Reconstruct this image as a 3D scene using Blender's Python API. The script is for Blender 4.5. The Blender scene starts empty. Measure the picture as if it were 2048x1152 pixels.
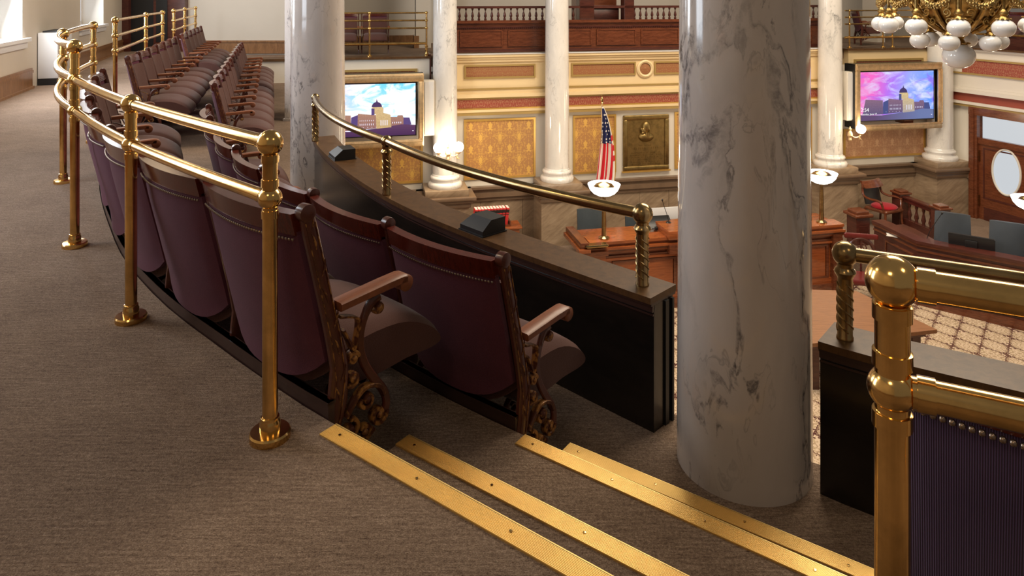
import bpy, math, random
from mathutils import Vector, Matrix
random.seed(7)
PI = math.pi
SC = bpy.context.scene
COL = SC.collection

# ------------------------------------------------------------------ camera, world, exposure, large lights
cam_d = bpy.data.cameras.new('camera'); cam = bpy.data.objects.new('camera', cam_d); COL.objects.link(cam)
cam.location = (0, 0, 1.2); cam.rotation_euler = (PI/2, 0, 0)
cam_d.sensor_width = 36.0; cam_d.lens = 1420/2048*36.0
cam_d.shift_x = 0.0; cam_d.shift_y = -(576+9)/2048.0
cam_d.clip_start = 0.02; cam_d.clip_end = 200
SC.camera = cam
SC.view_settings.view_transform = 'Standard'; SC.view_settings.look = 'None'
SC.view_settings.gamma = 1; SC.view_settings.use_curve_mapping = False
SC.view_settings.exposure = 0.14
W = bpy.data.worlds.new('room_air'); SC.world = W; W.use_nodes = True
W.node_tree.nodes['Background'].inputs[0].default_value = (1.0, 0.86, 0.72, 1)
W.node_tree.nodes['Background'].inputs[1].default_value = 0.125

def area(name, loc, aim, sx, sy, power, color):
    l = bpy.data.lights.new(name, 'AREA'); l.shape = 'RECTANGLE'; l.size = sx; l.size_y = sy
    l.energy = power; l.color = color
    o = bpy.data.objects.new(name, l); COL.objects.link(o); o.location = loc
    o.rotation_euler = (Vector(aim)-Vector(loc)).to_track_quat('-Z', 'Y').to_euler()
    return o
# laylight over the chamber, daylight through the four gallery windows, warm ceiling lamps over the gallery
area('laylight', (5.0, 9.5, 6.5), (5.0, 9.6, 0), 7, 6, 1450, (1, .84, .64))
def lw(D, off=0.0):            # left wall plane
    return (-2.998-.352*D + off*.943, D + off*.332)
for D, P_ in ((3.55, 60), (8.05, 215), (12.55, 60)):
    x, y = lw(D, .08)
    area('window_daylight', (x, y, 1.85), (x+.943*3, y+.332*3, 1.0), 1.5, 2.2, P_, (.86, .93, 1))
for (x, y, p) in ((-1.2, -1.0, 15), (-3.4, 3.0, 26), (-5.4, 8.6, 40), (2.4, -.2, 12), (-6.5, 13, 30)):
    area('gallery_ceiling_lamp', (x, y, 3.7), (x+.2, y+.3, 0), .7, .7, p, (1, .74, .46))

# ------------------------------------------------------------------ helpers
def tag(o, label=None, cat=None, group=None, kind=None):
    if label: o['label'] = label
    if cat: o['category'] = cat
    if group: o['group'] = group
    if kind: o['kind'] = kind
    return o
def empty(name, loc=(0,0,0), rz=0, label=None, cat=None, group=None, kind=None):
    o = bpy.data.objects.new(name, None); COL.objects.link(o); o.location = loc; o.rotation_euler = (0,0,rz)
    o.empty_display_size = .1
    return tag(o, label, cat, group, kind)
def kids(o): return [c for c in o.children]
def copy_tree(o, parent=None):
    c = o.copy(); COL.objects.link(c)
    if parent: c.parent = parent
    for ch in kids(o): copy_tree(ch, c)
    return c

class MB:
    def __init__(s): s.v = []; s.f = []; s.T = Matrix.Identity(4)
    def at(s, M): s.T = M; return s
    def add(s, vs, fs):
        n = len(s.v); T = s.T
        s.v += [tuple(T @ Vector(p)) for p in vs]
        s.f += [tuple(i+n for i in f) for f in fs]; return s
    def box(s, x0, x1, y0, y1, z0, z1, b=0.0):
        if x1 < x0: x0, x1 = x1, x0
        if y1 < y0: y0, y1 = y1, y0
        if z1 < z0: z0, z1 = z1, z0
        if b <= 0:
            return s.add([(x0,y0,z0),(x1,y0,z0),(x1,y1,z0),(x0,y1,z0),(x0,y0,z1),(x1,y0,z1),(x1,y1,z1),(x0,y1,z1)],
                         [(3,2,1,0),(4,5,6,7),(0,1,5,4),(1,2,6,5),(2,3,7,6),(3,0,4,7)])
        vs = []; c = [(x0,y0),(x1,y0),(x1,y1),(x0,y1)]
        sg = [(1,1),(-1,1),(-1,-1),(1,-1)]
        def ring(z, m):
            r = []
            for (x, y), (sx, sy) in zip(c, sg):
                a = (x+sx*m, y+sy*(m+b)); d = (x+sx*(m+b), y+sy*m)
                r += ([a, d] if (sx*sy) > 0 else [d, a])
            return [(p[0], p[1], z) for p in r]
        vs = ring(z0, b*.7) + ring(z0+b, 0) + ring(z1-b, 0) + ring(z1, b*.7)
        fs = [tuple(range(7,-1,-1)), tuple(range(24,32))]
        for k in range(3):
            for i in range(8):
                j = (i+1) % 8; fs.append((k*8+i, k*8+j, k*8+8+j, k*8+8+i))
        return s.add(vs, fs)
    def prism(s, poly, z0, z1):        # polygon in XY
        n = len(poly)
        vs = [(p[0],p[1],z0) for p in poly] + [(p[0],p[1],z1) for p in poly]
        return s.add(vs, [tuple(range(n-1,-1,-1)), tuple(range(n,2*n))] + [(i,(i+1)%n,n+(i+1)%n,n+i) for i in range(n)])
    def lathe(s, prof, seg=24, c=(0,0,0), a0=0, cap=True):      # prof: (r,z) going up
        vs = []; fs = []; m = len(prof)
        for r, z in prof:
            for k in range(seg):
                a = a0+2*PI*k/seg; vs.append((c[0]+r*math.cos(a), c[1]+r*math.sin(a), c[2]+z))
        for i in range(m-1):
            for k in range(seg):
                j = (k+1) % seg; fs.append((i*seg+k, i*seg+j, (i+1)*seg+j, (i+1)*seg+k))
        if cap: fs.append(tuple(range(seg-1,-1,-1))); fs.append(tuple(range((m-1)*seg, m*seg)))
        return s.add(vs, fs)
    def ball(s, c, r, seg=20, rings=12, sc=(1,1,1)):
        vs = [(c[0],c[1],c[2]-r*sc[2])]; fs = []
        for i in range(1, rings):
            ph = -PI/2+PI*i/rings
            for k in range(seg):
                a = 2*PI*k/seg; vs.append((c[0]+r*sc[0]*math.cos(ph)*math.cos(a), c[1]+r*sc[1]*math.cos(ph)*math.sin(a), c[2]+r*sc[2]*math.sin(ph)))
        vs.append((c[0],c[1],c[2]+r*sc[2])); L = len(vs)-1
        for k in range(seg):
            j = (k+1) % seg
            fs.append((0, 1+j, 1+k)); fs.append((L, L-seg+k, L-seg+j))
            for i in range(rings-2): fs.append((1+i*seg+k, 1+i*seg+j, 1+(i+1)*seg+j, 1+(i+1)*seg+k))
        return s.add(vs, fs)
    def tube(s, pts, r, seg=12, closed=False):
        pts = [Vector(p) for p in pts]; n = len(pts); vs = []; fs = []
        rr = r if isinstance(r, (list, tuple)) else [r]*n
        up = None
        for i, p in enumerate(pts):
            if closed: t = pts[(i+1)%n]-pts[i-1]
            else: t = pts[min(i+1,n-1)]-pts[max(i-1,0)]
            t.normalize()
            if up is None:
                up = Vector((0,0,1)) if abs(t.z) < .9 else Vector((1,0,0))
            a = (up - t*up.dot(t)).normalized(); b = t.cross(a); up = a
            for k in range(seg):
                q = 2*PI*k/seg; vs.append(tuple(p + (a*math.cos(q)+b*math.sin(q))*rr[i]))
        m = n if closed else n-1
        for i in range(m):
            for k in range(seg):
                j = (k+1) % seg; i2 = (i+1) % n
                fs.append((i*seg+k, i*seg+j, i2*seg+j, i2*seg+k))
        if not closed: fs.append(tuple(range(seg-1,-1,-1))); fs.append(tuple(range((n-1)*seg, n*seg)))
        return s.add(vs, fs)
    def ribbon(s, pts, w, y0, y1, bev=.25):     # band in the XZ plane, width w, thickness y0..y1
        n = len(pts); ww = w if isinstance(w, (list, tuple)) else [w]*n; vs = []; fs = []
        ym = (y0+y1)/2
        for i in range(n):
            a = pts[max(i-1,0)]; b = pts[min(i+1,n-1)]
            tx, tz = b[0]-a[0], b[1]-a[1]; L = math.hypot(tx, tz) or 1; nx, nz = -tz/L, tx/L
            h = ww[i]/2; x, z = pts[i]; e = bev*(y1-y0)
            for (k, y) in ((h,y0+e),(h,y1-e),(h*.7,y1),(-h*.7,y1),(-h,y1-e),(-h,y0+e),(-h*.7,y0),(h*.7,y0)):
                vs.append((x+nx*k, y, z+nz*k))
        for i in range(n-1):
            for k in range(8):
                j = (k+1) % 8; fs.append((i*8+k, i*8+j, i*8+8+j, i*8+8+k))
        fs.append(tuple(range(7,-1,-1))); fs.append(tuple(range((n-1)*8, n*8)))
        return s.add(vs, fs)
    def grid(s, fn, nu, nv, closed_u=False):
        vs = [fn(i/nu, j/nv) for j in range(nv+1) for i in range(nu+(0 if closed_u else 1))]
        m = nu if closed_u else nu+1; fs = []
        for j in range(nv):
            for i in range(nu):
                i2 = (i+1) % m; fs.append((j*m+i, j*m+i2, (j+1)*m+i2, (j+1)*m+i))
        return s.add(vs, fs)
    def build(s, name, mat, parent=None, loc=None, smooth=35, **kw):
        me = bpy.data.meshes.new(name); me.from_pydata(s.v, [], s.f); me.update()
        if mat is not None: me.materials.append(mat)
        if smooth:
            me.polygons.foreach_set('use_smooth', [True]*len(me.polygons))
            try: me.set_sharp_from_angle(angle=math.radians(smooth))
            except Exception: pass
        import bmesh
        bm = bmesh.new(); bm.from_mesh(me); bmesh.ops.recalc_face_normals(bm, faces=bm.faces); bm.to_mesh(me); bm.free()
        o = bpy.data.objects.new(name, me); COL.objects.link(o)
        if parent is not None: o.parent = parent
        if loc: o.location = loc
        return tag(o, **kw)

def spiral(c, r0, r1, a0, turns, n=22, sgn=1):
    return [(c[0]+(r0+(r1-r0)*k/n)*math.cos(a0+sgn*2*PI*turns*k/n), c[1]+(r0+(r1-r0)*k/n)*math.sin(a0+sgn*2*PI*turns*k/n)) for k in range(n+1)]
def catmull(K, sub=10):
    out = []; n = len(K)
    for i in range(n-1):
        p0 = K[max(i-1,0)]; p1 = K[i]; p2 = K[i+1]; p3 = K[min(i+2,n-1)]
        for j in range(sub):
            t = j/sub
            out.append(tuple(.5*((2*b)+(-a+c)*t+(2*a-5*b+4*c-d)*t*t+(-a+3*b-3*c+d)*t**3) for a, b, c, d in zip(p0, p1, p2, p3)))
    out.append(tuple(K[-1])); return out
class Curve:
    def __init__(s, K, sub=10, smooth=True):
        s.p = [Vector(q) for q in (catmull(K, sub) if smooth else K)]
        s.l = [0]
        for a, b in zip(s.p, s.p[1:]): s.l.append(s.l[-1]+(b-a).length)
    def at(s, d):
        d = max(0, min(d, s.l[-1]-1e-6))
        for i in range(len(s.l)-1):
            if s.l[i+1] >= d: return s.p[i].lerp(s.p[i+1], (d-s.l[i])/(s.l[i+1]-s.l[i]))
        return s.p[-1]
    def tan(s, d): return (s.at(d+.05)-s.at(d-.05)).normalized()
    def nrm(s, d):             # points to the chamber side (curve runs from the aisle to far left)
        t = s.tan(d); return Vector((t.y, -t.x))
    def findD(s, D):
        best = min(range(len(s.p)), key=lambda i: abs(s.p[i].y-D))
        lo = s.l[max(best-1,0)]; hi = s.l[min(best+1, len(s.l)-1)]
        return min((lo+(hi-lo)*k/40 for k in range(41)), key=lambda d: abs(s.at(d).y-D))
    def off(s, o, d0=0, d1=None, step=.15):
        d1 = s.l[-1] if d1 is None else d1; n = max(2, int((d1-d0)/step)); r = []
        for k in range(n+1):
            d = d0+(d1-d0)*k/n; q = s.at(d)+s.nrm(d)*o; r.append((q.x, q.y))
        return r
def band(mb, A, B, z0, z1):    # solid strip between two plan polylines of the same length
    n = len(A); vs = []
    for a, b in zip(A, B): vs += [(a[0],a[1],z0),(b[0],b[1],z0),(b[0],b[1],z1),(a[0],a[1],z1)]
    fs = [(0,1,2,3), tuple((n-1)*4+k for k in (3,2,1,0))]
    for i in range(n-1):
        for k in range(4):
            j = (k+1) % 4; fs.append((i*4+k, i*4+j, i*4+4+j, i*4+4+k))
    return mb.add(vs, fs)

# ------------------------------------------------------------------ materials
class G:
    def __init__(s, name):
        s.m = bpy.data.materials.new(name); s.m.use_nodes = True; s.nt = s.m.node_tree; s.b = s.nt.nodes['Principled BSDF']
    def n(s, t, **kw):
        x = s.nt.nodes.new(t)
        for k, v in kw.items(): setattr(x, k, v)
        return x
    def set(s, inp, val):
        if hasattr(val, 'is_output') or isinstance(val, bpy.types.NodeSocket): s.nt.links.new(val, inp)
        elif isinstance(val, tuple) and len(val) == 3 and inp.type == 'RGBA': inp.default_value = (*val, 1)
        else: inp.default_value = val
    def obj(s): return s.n('ShaderNodeTexCoord').outputs['Object']
    def uv(s): return s.n('ShaderNodeTexCoord').outputs['UV']
    def geo(s): return s.n('ShaderNodeNewGeometry').outputs['Position']
    def map(s, v, sc=(1,1,1), rot=(0,0,0), loc=(0,0,0)):
        x = s.n('ShaderNodeMapping'); s.set(x.inputs[0], v); x.inputs[1].default_value = loc; x.inputs[2].default_value = rot; x.inputs[3].default_value = sc
        return x.outputs[0]
    def noise(s, v, scale, det=4, rough=.5, dist=0, col=False):
        x = s.n('ShaderNodeTexNoise'); s.set(x.inputs['Vector'], v); x.inputs['Scale'].default_value = scale
        x.inputs['Detail'].default_value = det; x.inputs['Roughness'].default_value = rough; x.inputs['Distortion'].default_value = dist
        return x.outputs[1 if col else 0]
    def vor(s, v, scale, feat='F1', out=0):
        x = s.n('ShaderNodeTexVoronoi', feature=feat); s.set(x.inputs['Vector'], v); x.inputs['Scale'].default_value = scale
        return x.outputs[out]
    def ramp(s, f, st, ip='LINEAR'):
        x = s.n('ShaderNodeValToRGB'); s.set(x.inputs[0], f); x.color_ramp.interpolation = ip; e = x.color_ramp.elements
        while len(e) < len(st): e.new(.5)
        for k, (p, c) in enumerate(st): e[k].position = p; e[k].color = (*c, 1) if isinstance(c, tuple) else (c, c, c, 1)
        return x.outputs[0]
    def math(s, op, a, b=0.0, c=0.0, clamp=False):
        x = s.n('ShaderNodeMath', operation=op); x.use_clamp = clamp
        s.set(x.inputs[0], a); s.set(x.inputs[1], b)
        if op in ('PINGPONG','MULTIPLY_ADD','WRAP'): s.set(x.inputs[2], c)
        return x.outputs[0]
    def mix(s, f, a, b, bt='MIX'):
        x = s.n('ShaderNodeMix', data_type='RGBA', blend_type=bt); s.set(x.inputs[0], f); s.set(x.inputs[6], a); s.set(x.inputs[7], b)
        return x.outputs[2]
    def sep(s, v): x = s.n('ShaderNodeSeparateXYZ'); s.set(x.inputs[0], v); return x.outputs
    def comb(s, a, b, c): x = s.n('ShaderNodeCombineXYZ'); s.set(x.inputs[0], a); s.set(x.inputs[1], b); s.set(x.inputs[2], c); return x.outputs[0]
    def bump(s, h, st=.3, d=.01):
        x = s.n('ShaderNodeBump'); x.inputs['Strength'].default_value = st; x.inputs['Distance'].default_value = d; s.set(x.inputs['Height'], h)
        s.nt.links.new(x.outputs[0], s.b.inputs['Normal'])
    def fin(s, col=None, rough=.5, metal=0, **kw):
        if col is not None: s.set(s.b.inputs['Base Color'], col)
        s.set(s.b.inputs['Roughness'], rough); s.set(s.b.inputs['Metallic'], metal)
        for k, v in kw.items(): s.set(s.b.inputs[k.replace('_', ' ')], v)
        return s.m
def plain(name, col, rough=.5, metal=0, var=.12, sc=6, bump=0, **kw):
    g = G(name); o = g.obj(); n = g.noise(o, sc, 4, .6)
    c = g.mix(n, tuple(k*(1-var) for k in col), tuple(min(1,k*(1+var)) for k in col))
    if bump: g.bump(g.noise(o, sc*12, 3), bump, .002)
    return g.fin(c, rough, metal, **kw)
def emit(name, col, st):
    g = G(name); g.set(g.b.inputs['Emission Color'], col); g.b.inputs['Emission Strength'].default_value = st
    return g.fin((0,0,0), .4)
def wood(name, c1, c2, rough=.3, sc=(1,1,1), coat=.3, nsc=9):
    g = G(name); o = g.map(g.obj(), sc)
    n = g.noise(o, nsc, 5, .6, .6); n2 = g.noise(o, nsc*5, 3, .6)
    f = g.math('ADD', g.math('MULTIPLY', n, .75), g.math('MULTIPLY', n2, .3))
    c = g.ramp(f, [(.3, c1), (.7, c2)]); g.bump(n2, .08, .001)
    return g.fin(c, rough, 0, Coat_Weight=coat, Coat_Roughness=.12)
def brass(name, col, rough, var=.35, spot=.5):
    g = G(name); o = g.geo(); n = g.noise(o, 9, 6, .65); n2 = g.noise(o, 60, 3, .5)
    c = g.mix(g.ramp(n, [(.4, 0.), (.75, 1.)]), col, tuple(k*(1-spot) for k in col))
    r = g.math('ADD', rough, g.math('MULTIPLY', n, var*.35)); g.bump(n2, .015, .001)
    return g.fin(c, r, 1.0)

def marble(name, base, vein, scale=1.0, dark=.9, warm=(.62,.50,.44)):
    g = G(name); p = g.geo()
    v = g.map(p, (1,1,.42), (.15,.62,.2))
    d = g.noise(v, 1.3*scale, 4, .6, col=True)
    x = g.n('ShaderNodeVectorMath', operation='MULTIPLY_ADD'); g.set(x.inputs[0], d); x.inputs[1].default_value = (.7,.7,.7); g.set(x.inputs[2], v); vv = x.outputs[0]
    def veins(sc, w, det, rough=.55):
        n = g.noise(vv, sc*scale, det, rough); a = g.math('ABSOLUTE', g.math('SUBTRACT', n, .5))
        return g.ramp(a, [(0, 1.), (w*.3, .8), (w, 0.)])
    m1 = g.ramp(g.noise(v, 1.4*scale, 2), [(.44, 0.), (.60, 1.)])
    m2 = g.ramp(g.noise(g.map(v, loc=(3,1,2)), 1.9*scale, 2), [(.40, 0.), (.58, 1.)])
    brk = g.ramp(g.noise(p, 17, 5, .75), [(.34, .12), (.58, 1.)])
    va = g.math('MULTIPLY', g.math('MULTIPLY', veins(1.15, .020, 9, .6), m1), brk)
    vb = g.math('MULTIPLY', g.math('MULTIPLY', veins(2.3, .015, 9, .6), m2), brk)
    vc = g.math('MULTIPLY', veins(4.6, .009, 5), g.ramp(g.noise(p, 5, 3), [(.4, 0.), (.6, 1.)]))
    f = g.math('ADD', g.math('MULTIPLY', va, dark), g.math('ADD', g.math('MULTIPLY', vb, .75*dark), g.math('MULTIPLY', vc, .30*dark)), clamp=True)
    cl = g.noise(vv, 2.4*scale, 6, .6)
    c0 = g.mix(g.ramp(cl, [(.35, 0.), (.7, 1.)]), base, tuple(k*.80 for k in base))
    c0 = g.mix(g.ramp(g.noise(v, 6*scale, 6, .7), [(.58, 0.), (.72, .55)]), c0, warm)
    return g.fin(g.mix(f, c0, vein), .12, 0, Coat_Weight=.5, Coat_Roughness=.05)

def carpet_taupe():
    g = G('taupe_carpet'); p = g.geo()
    n = g.noise(g.map(p, (5, 90, 5), (0,0,.08)), 1.5, 3, .6); n1 = g.noise(g.map(p, (9, 45, 9), (0,0,-.1)), 3.5, 3, .6)
    fine = g.noise(p, 300, 2, .6); mid = g.noise(p, 3, 4, .6); sp = g.noise(p, 110, 3, .7)
    f = g.math('ADD', g.math('MULTIPLY', n, .22), g.math('ADD', g.math('MULTIPLY', fine, .34), g.math('ADD', g.math('MULTIPLY', mid, .12), g.math('ADD', g.math('MULTIPLY', sp, .34), g.math('MULTIPLY', n1, .20)))))
    c = g.ramp(f, [(.46, (.090,.057,.042)), (.61, (.228,.162,.119)), (.77, (.44,.335,.255))])
    g.bump(g.math('ADD', fine, g.math('MULTIPLY', n, .5)), .9, .005)
    return g.fin(c, .95, 0, Specular_IOR_Level=.1)

def damask(name, ground, fig, P=.42, rough=.5):
    g = G(name); o = g.sep(g.obj())
    u = g.math('DIVIDE', o[0], P); v = g.math('DIVIDE', o[2], P*1.15)
    def motif(du, dv, seed):
        U = g.math('PINGPONG', g.math('ADD', u, du), .5); V = g.math('FRACT', g.math('ADD', v, dv))
        q = g.comb(U, V, seed); n = g.noise(q, 5.5, 2.5, .55, .6)
        w = g.ramp(g.math('ABSOLUTE', g.math('SUBTRACT', n, .5)), [(.035, 1.), (.055, 0.)])
        x = g.math('SUBTRACT', U, 0.0); y = g.math('SUBTRACT', V, .5)
        r = g.math('ADD', g.math('MULTIPLY', g.math('MULTIPLY', x, x), 2.2), g.math('MULTIPLY', y, y))
        body = g.math('LESS_THAN', r, g.math('MULTIPLY_ADD', n, .16, -.025))
        inner = g.math('MULTIPLY', g.math('LESS_THAN', r, .018), 1.0)
        return g.math('MULTIPLY', body, g.math('MAXIMUM', w, inner)), g.math('MULTIPLY', w, .55)
    a, _ = motif(0, 0, 1.3); b, c_ = motif(.5, .5, 4.7)
    f = g.math('MAXIMUM', g.math('MAXIMUM', a, b), c_)
    return g.fin(g.mix(f, ground, fig), rough)

def ornate(name, ground, c1, c2, P, axes='xy', thr=(.0,.35), sc2=7, rough=.7, third=None):
    # mirrored noise ornament, repeating every P metres, half-drop
    g = G(name); o = g.sep(g.obj() if axes != 'xy' else g.geo())
    a = o[0]; b = o[1] if axes == 'xy' else o[2]
    u = g.math('DIVIDE', a, P); v = g.math('DIVIDE', b, P*1.25)
    U = g.math('PINGPONG', u, .5); V = g.math('PINGPONG', v, .5)
    q = g.comb(U, V, 0.0)
    cu = g.math('COSINE', g.math('MULTIPLY', u, 2*PI)); cv = g.math('COSINE', g.math('MULTIPLY', v, 2*PI))
    lat = g.math('ADD', cu, cv)
    n = g.noise(q, sc2, 2, .5); n2 = g.noise(q, sc2*2.6, 2, .5)
    h = g.math('ADD', g.math('ABSOLUTE', g.math('ADD', lat, g.math('MULTIPLY', g.math('SUBTRACT', n2, .5), 2.3))), 0)
    line = g.ramp(h, [(thr[0]+.10, 1.), (thr[0]+.24, 0.)])
    mot = g.ramp(n2, [(.50, 0.), (.56, 1.), (.66, 1.), (.72, 0.)])
    c = g.mix(mot, ground, c1); c = g.mix(line, c, c2)
    if third: c = g.mix(g.ramp(n, [(.56, 0.), (.62, 1.)]), c, third); c = g.mix(line, c, c2)
    c = g.mix(g.math('MULTIPLY', g.noise(g.obj(), 30, 3), .35), c, (.3,.2,.1), 'MULTIPLY')
    return g.fin(c, rough)
def frieze(name, ground, c1, P=.28):
    g = G(name); o = g.sep(g.obj())
    u = g.math('DIVIDE', o[0], P); U = g.math('PINGPONG', u, .5); V = g.math('DIVIDE', o[2], P)
    q = g.comb(U, V, 0.0)
    n = g.noise(q, 8, 1.5, .5)
    w = g.math('ABSOLUTE', g.math('SUBTRACT', n, .5)); c = g.mix(g.ramp(w, [(.04, 1.), (.075, 0.)]), ground, c1)
    return g.fin(c, .6)

M = {}
M['carpet'] = carpet_taupe()
M['hall_carpet'] = ornate('patterned_carpet', (.70,.55,.40), (.40,.28,.17), (.085,.018,.015), .47, 'xy', (.05,.3), 6, .95, third=(.52,.40,.25))
M['damask'] = damask('gold_damask', (.44,.215,.075), (.70,.41,.095))
M['damask_pink'] = damask('rose_damask', (.50,.26,.14), (.66,.40,.23))
M['frieze_red'] = frieze('red_frieze', (.27,.035,.022), (.36,.15,.08))
M['frieze_tan'] = frieze('tan_frieze', (.29,.09,.04), (.34,.18,.065), .22)
M['brass'] = brass('polished_brass', (.93,.60,.22), .10)
M['brass_old'] = brass('tarnished_brass', (.40,.28,.13), .17, spot=.5)
M['brass_dull'] = brass('brushed_brass', (1.0,.74,.30), .42, spot=.10)
M['gilt'] = brass('gilt_wood', (.86,.64,.38), .42, spot=.35)
M['bronze'] = brass('bronze_plaque', (.34,.235,.09), .40)
M['chand'] = brass('antique_gold', (.50,.33,.12), .30, spot=.8)
M['steel'] = plain('dull_steel_nails', (.32,.26,.22), .3, 1.0)
M['marble'] = marble('white_marble', (.62,.565,.54), (.03,.03,.04), 1.15, 1.0)
M['marble_far'] = marble('pale_marble', (.86,.83,.79), (.10,.10,.11), .9, .45, (.75,.68,.60))
M['cherry'] = wood('cherry_wood', (.040,.006,.003), (.12,.017,.008), .2, (2,9,2))
M['iron'] = wood('maroon_painted_iron', (.05,.012,.007), (.10,.024,.013), .30, (3,3,3))
M['arm'] = wood('worn_armrest_wood', (.13,.036,.013), (.24,.074,.026), .45, (2,10,2), .08)
M['curb'] = wood('dark_kick_board', (.022,.010,.009), (.045,.02,.017), .35, (1,1,6))
g_ = G('rubbed_gilding'); M['gold_leaf'] = g_.fin(g_.mix(g_.ramp(g_.noise(g_.obj(), 34, 4, .65), [(.46, 0.), (.58, 1.)]), (.075,.020,.010), (.36,.17,.045)), .38, .25)
M['black_lac'] = wood('black_lacquer', (.007,.006,.0055), (.016,.012,.010), .22, (1,1,5), .2)
M['cap'] = wood('dark_walnut_cap', (.046,.022,.009), (.115,.056,.021), .36, (5,5,2), .05, 5)
M['cap'].node_tree.nodes['Principled BSDF'].inputs['Specular IOR Level'].default_value = .28
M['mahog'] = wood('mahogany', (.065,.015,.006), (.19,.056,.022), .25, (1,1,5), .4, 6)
M['mahog_lit'] = wood('lamplit_mahogany', (.17,.036,.009), (.38,.105,.028), .25, (.5,2,6), .5, 3.5)  # lit copy of the mahogany: amber lamplight is put into the colour
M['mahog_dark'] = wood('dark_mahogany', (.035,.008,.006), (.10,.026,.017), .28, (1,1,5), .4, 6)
M['oak'] = wood('oak_skirting', (.13,.055,.018), (.30,.15,.062), .35, (5,5,1), .3, 4)
M['table'] = wood('table_wood', (.20,.085,.033), (.34,.15,.06), .55, (1,8,1), .0, 4)
def fabric(name, c1, c2, sheen=.5, sc=350):
    g = G(name); o = g.obj(); n = g.noise(o, sc, 2, .7); n2 = g.noise(o, 9, 4, .6)
    c = g.mix(g.math('ADD', g.math('MULTIPLY', n, .6), g.math('MULTIPLY', n2, .4)), c1, c2); g.bump(n, .5, .002)
    return g.fin(c, .9, 0, Sheen_Weight=sheen, Sheen_Roughness=.5, Specular_IOR_Level=.15)
M['plum'] = fabric('plum_upholstery', (.058,.016,.030), (.148,.042,.068), .06)
M['brown_fab'] = fabric('brown_upholstery', (.062,.026,.021), (.12,.054,.044), .15)
M['ribbed'] = None
def ribbed():
    g = G('ribbed_violet_cloth'); o = g.sep(g.obj()); w = g.math('SINE', g.math('MULTIPLY', o[1], 2*PI/.0035))
    c = g.mix(g.math('MULTIPLY_ADD', w, .5, .5), (.022,.008,.04), (.09,.04,.13)); g.bump(w, .6, .002)
    return g.fin(c, .85, 0, Sheen_Weight=.2)
M['ribbed'] = ribbed()
M['plaster'] = plain('warm_grey_plaster', (.56,.51,.44), .75, 0, .05, 2, .05)
M['cream_w'] = plain('cream_white_paint', (.70,.65,.57), .6, 0, .05, 2)
M['cream_y'] = plain('yellow_cream_paint', (.78,.60,.34), .55, 0, .05, 2)
M['ochre'] = plain('olive_gold_paint', (.40,.27,.09), .45, .2, .1, 4)
M['gold_paint'] = plain('gold_frame_paint', (.62,.38,.10), .35, .5, .1, 8)
M['redpaint'] = plain('brick_red_paint', (.27,.055,.03), .6, 0, .1, 4)
M['white'] = plain('white_paint', (.66,.66,.67), .45, 0, .03, 4)
M['black'] = plain('black_plastic', (.012,.012,.013), .35, 0, .1)
M['charcoal'] = plain('charcoal_metal', (.010,.010,.011), .45, 0, .1)
M['leather'] = plain('dark_leather', (.045,.055,.062), .42, 0, .2, 8, .1)
M['leather_blue'] = plain('blue_grey_leather', (.040,.047,.056), .40, 0, .15, 5, .1)
M['leather_black'] = plain('tufted_black_leather', (.02,.02,.02), .3, 0, .2, 8, .1)
M['red_cloth'] = fabric('crimson_cloth', (.24,.005,.012), (.38,.010,.022), .2)
M['book_red'] = plain('red_book_cloth', (.60,.03,.03), .5, 0, .1)
M['paper'] = plain('paper', (.75,.72,.66), .7, 0, .03)
def stone():
    g = G('brown_veined_stone'); p = g.geo(); v = g.map(p, (1,1,2.6), (.2,.65,.1))
    n = g.noise(v, 1.2, 8, .65, .8); m = g.noise(g.map(g.map(p, rot=(0,.62,0)), (1,1,7)), 2.4, 5, .6, .4)
    c = g.ramp(g.math('ADD', g.math('MULTIPLY', n, .5), g.math('MULTIPLY', m, .5)), [(.35, (.20,.135,.085)), (.55, (.34,.245,.16)), (.75, (.50,.385,.265))])
    return g.fin(c, .3)
M['stone'] = stone()
M['stone_dark'] = plain('brown_stone_moulding', (.18,.115,.072), .35, 0, .3, 5)
M['globe'] = None
def globe():
    g = G('opal_glass'); o = g.sep(g.obj())
    return g.fin((.80,.82,.85), .12, 0, Coat_Weight=.6, Subsurface_Weight=.0, Transmission_Weight=0.0)
M['globe'] = globe()
M['lamp_glow'] = emit('glowing_lamp_glass', (1,.93,.82), 9)
M['pane'] = emit('daylight_pane', (.72,.84,1.0), 1.7)
M['hallglow'] = emit('lit_room_beyond_glass', (.74,.78,.82), .72)
M['dull_red'] = plain('dull_red_leather', (.13,.012,.010), .4, 0, .2, 8)
# ------------------------------------------------------------------ gallery plan
T1, T2, ST = -.272, -.544, -.136
E0 = Curve([(1.75,.42),(1.20,.74),(.60,1.17),(.202,1.468),(-.491,1.982),(-.784,2.227),(-.966,2.393),(-1.351,2.757),(-1.758,3.221),(-2.10,3.70),(-2.42,4.18),(-2.72,4.68),(-3.03,5.30),(-3.30,5.90),(-3.66,6.88),(-4.05,8.05),(-4.72,10.05),(-5.38,12.0),(-6.40,15.1)], 8)
E1 = Curve([(2.45,.86),(1.80,1.18),(1.20,1.55),(.838,1.80),(.0434,2.373),(-.40,2.735),(-.80,3.14),(-1.17,3.57),(-1.49,4.03),(-1.78,4.50),(-2.06,5.00),(-2.33,5.60),(-2.85,6.95),(-3.23,8.05),(-3.90,10.05),(-4.56,12.0),(-5.58,15.1)], 8)
PL = Curve([(.5485,2.812),(.2427,3.11),(-.20,3.56),(-.6415,4.08),(-1.06,4.72),(-1.45,5.45),(-1.70,6.02)], 10)
PR = Curve([(2.6,1.58),(2.1,1.83),(1.548,2.146),(1.206,2.353),(1.062,2.465)], 10)
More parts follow.
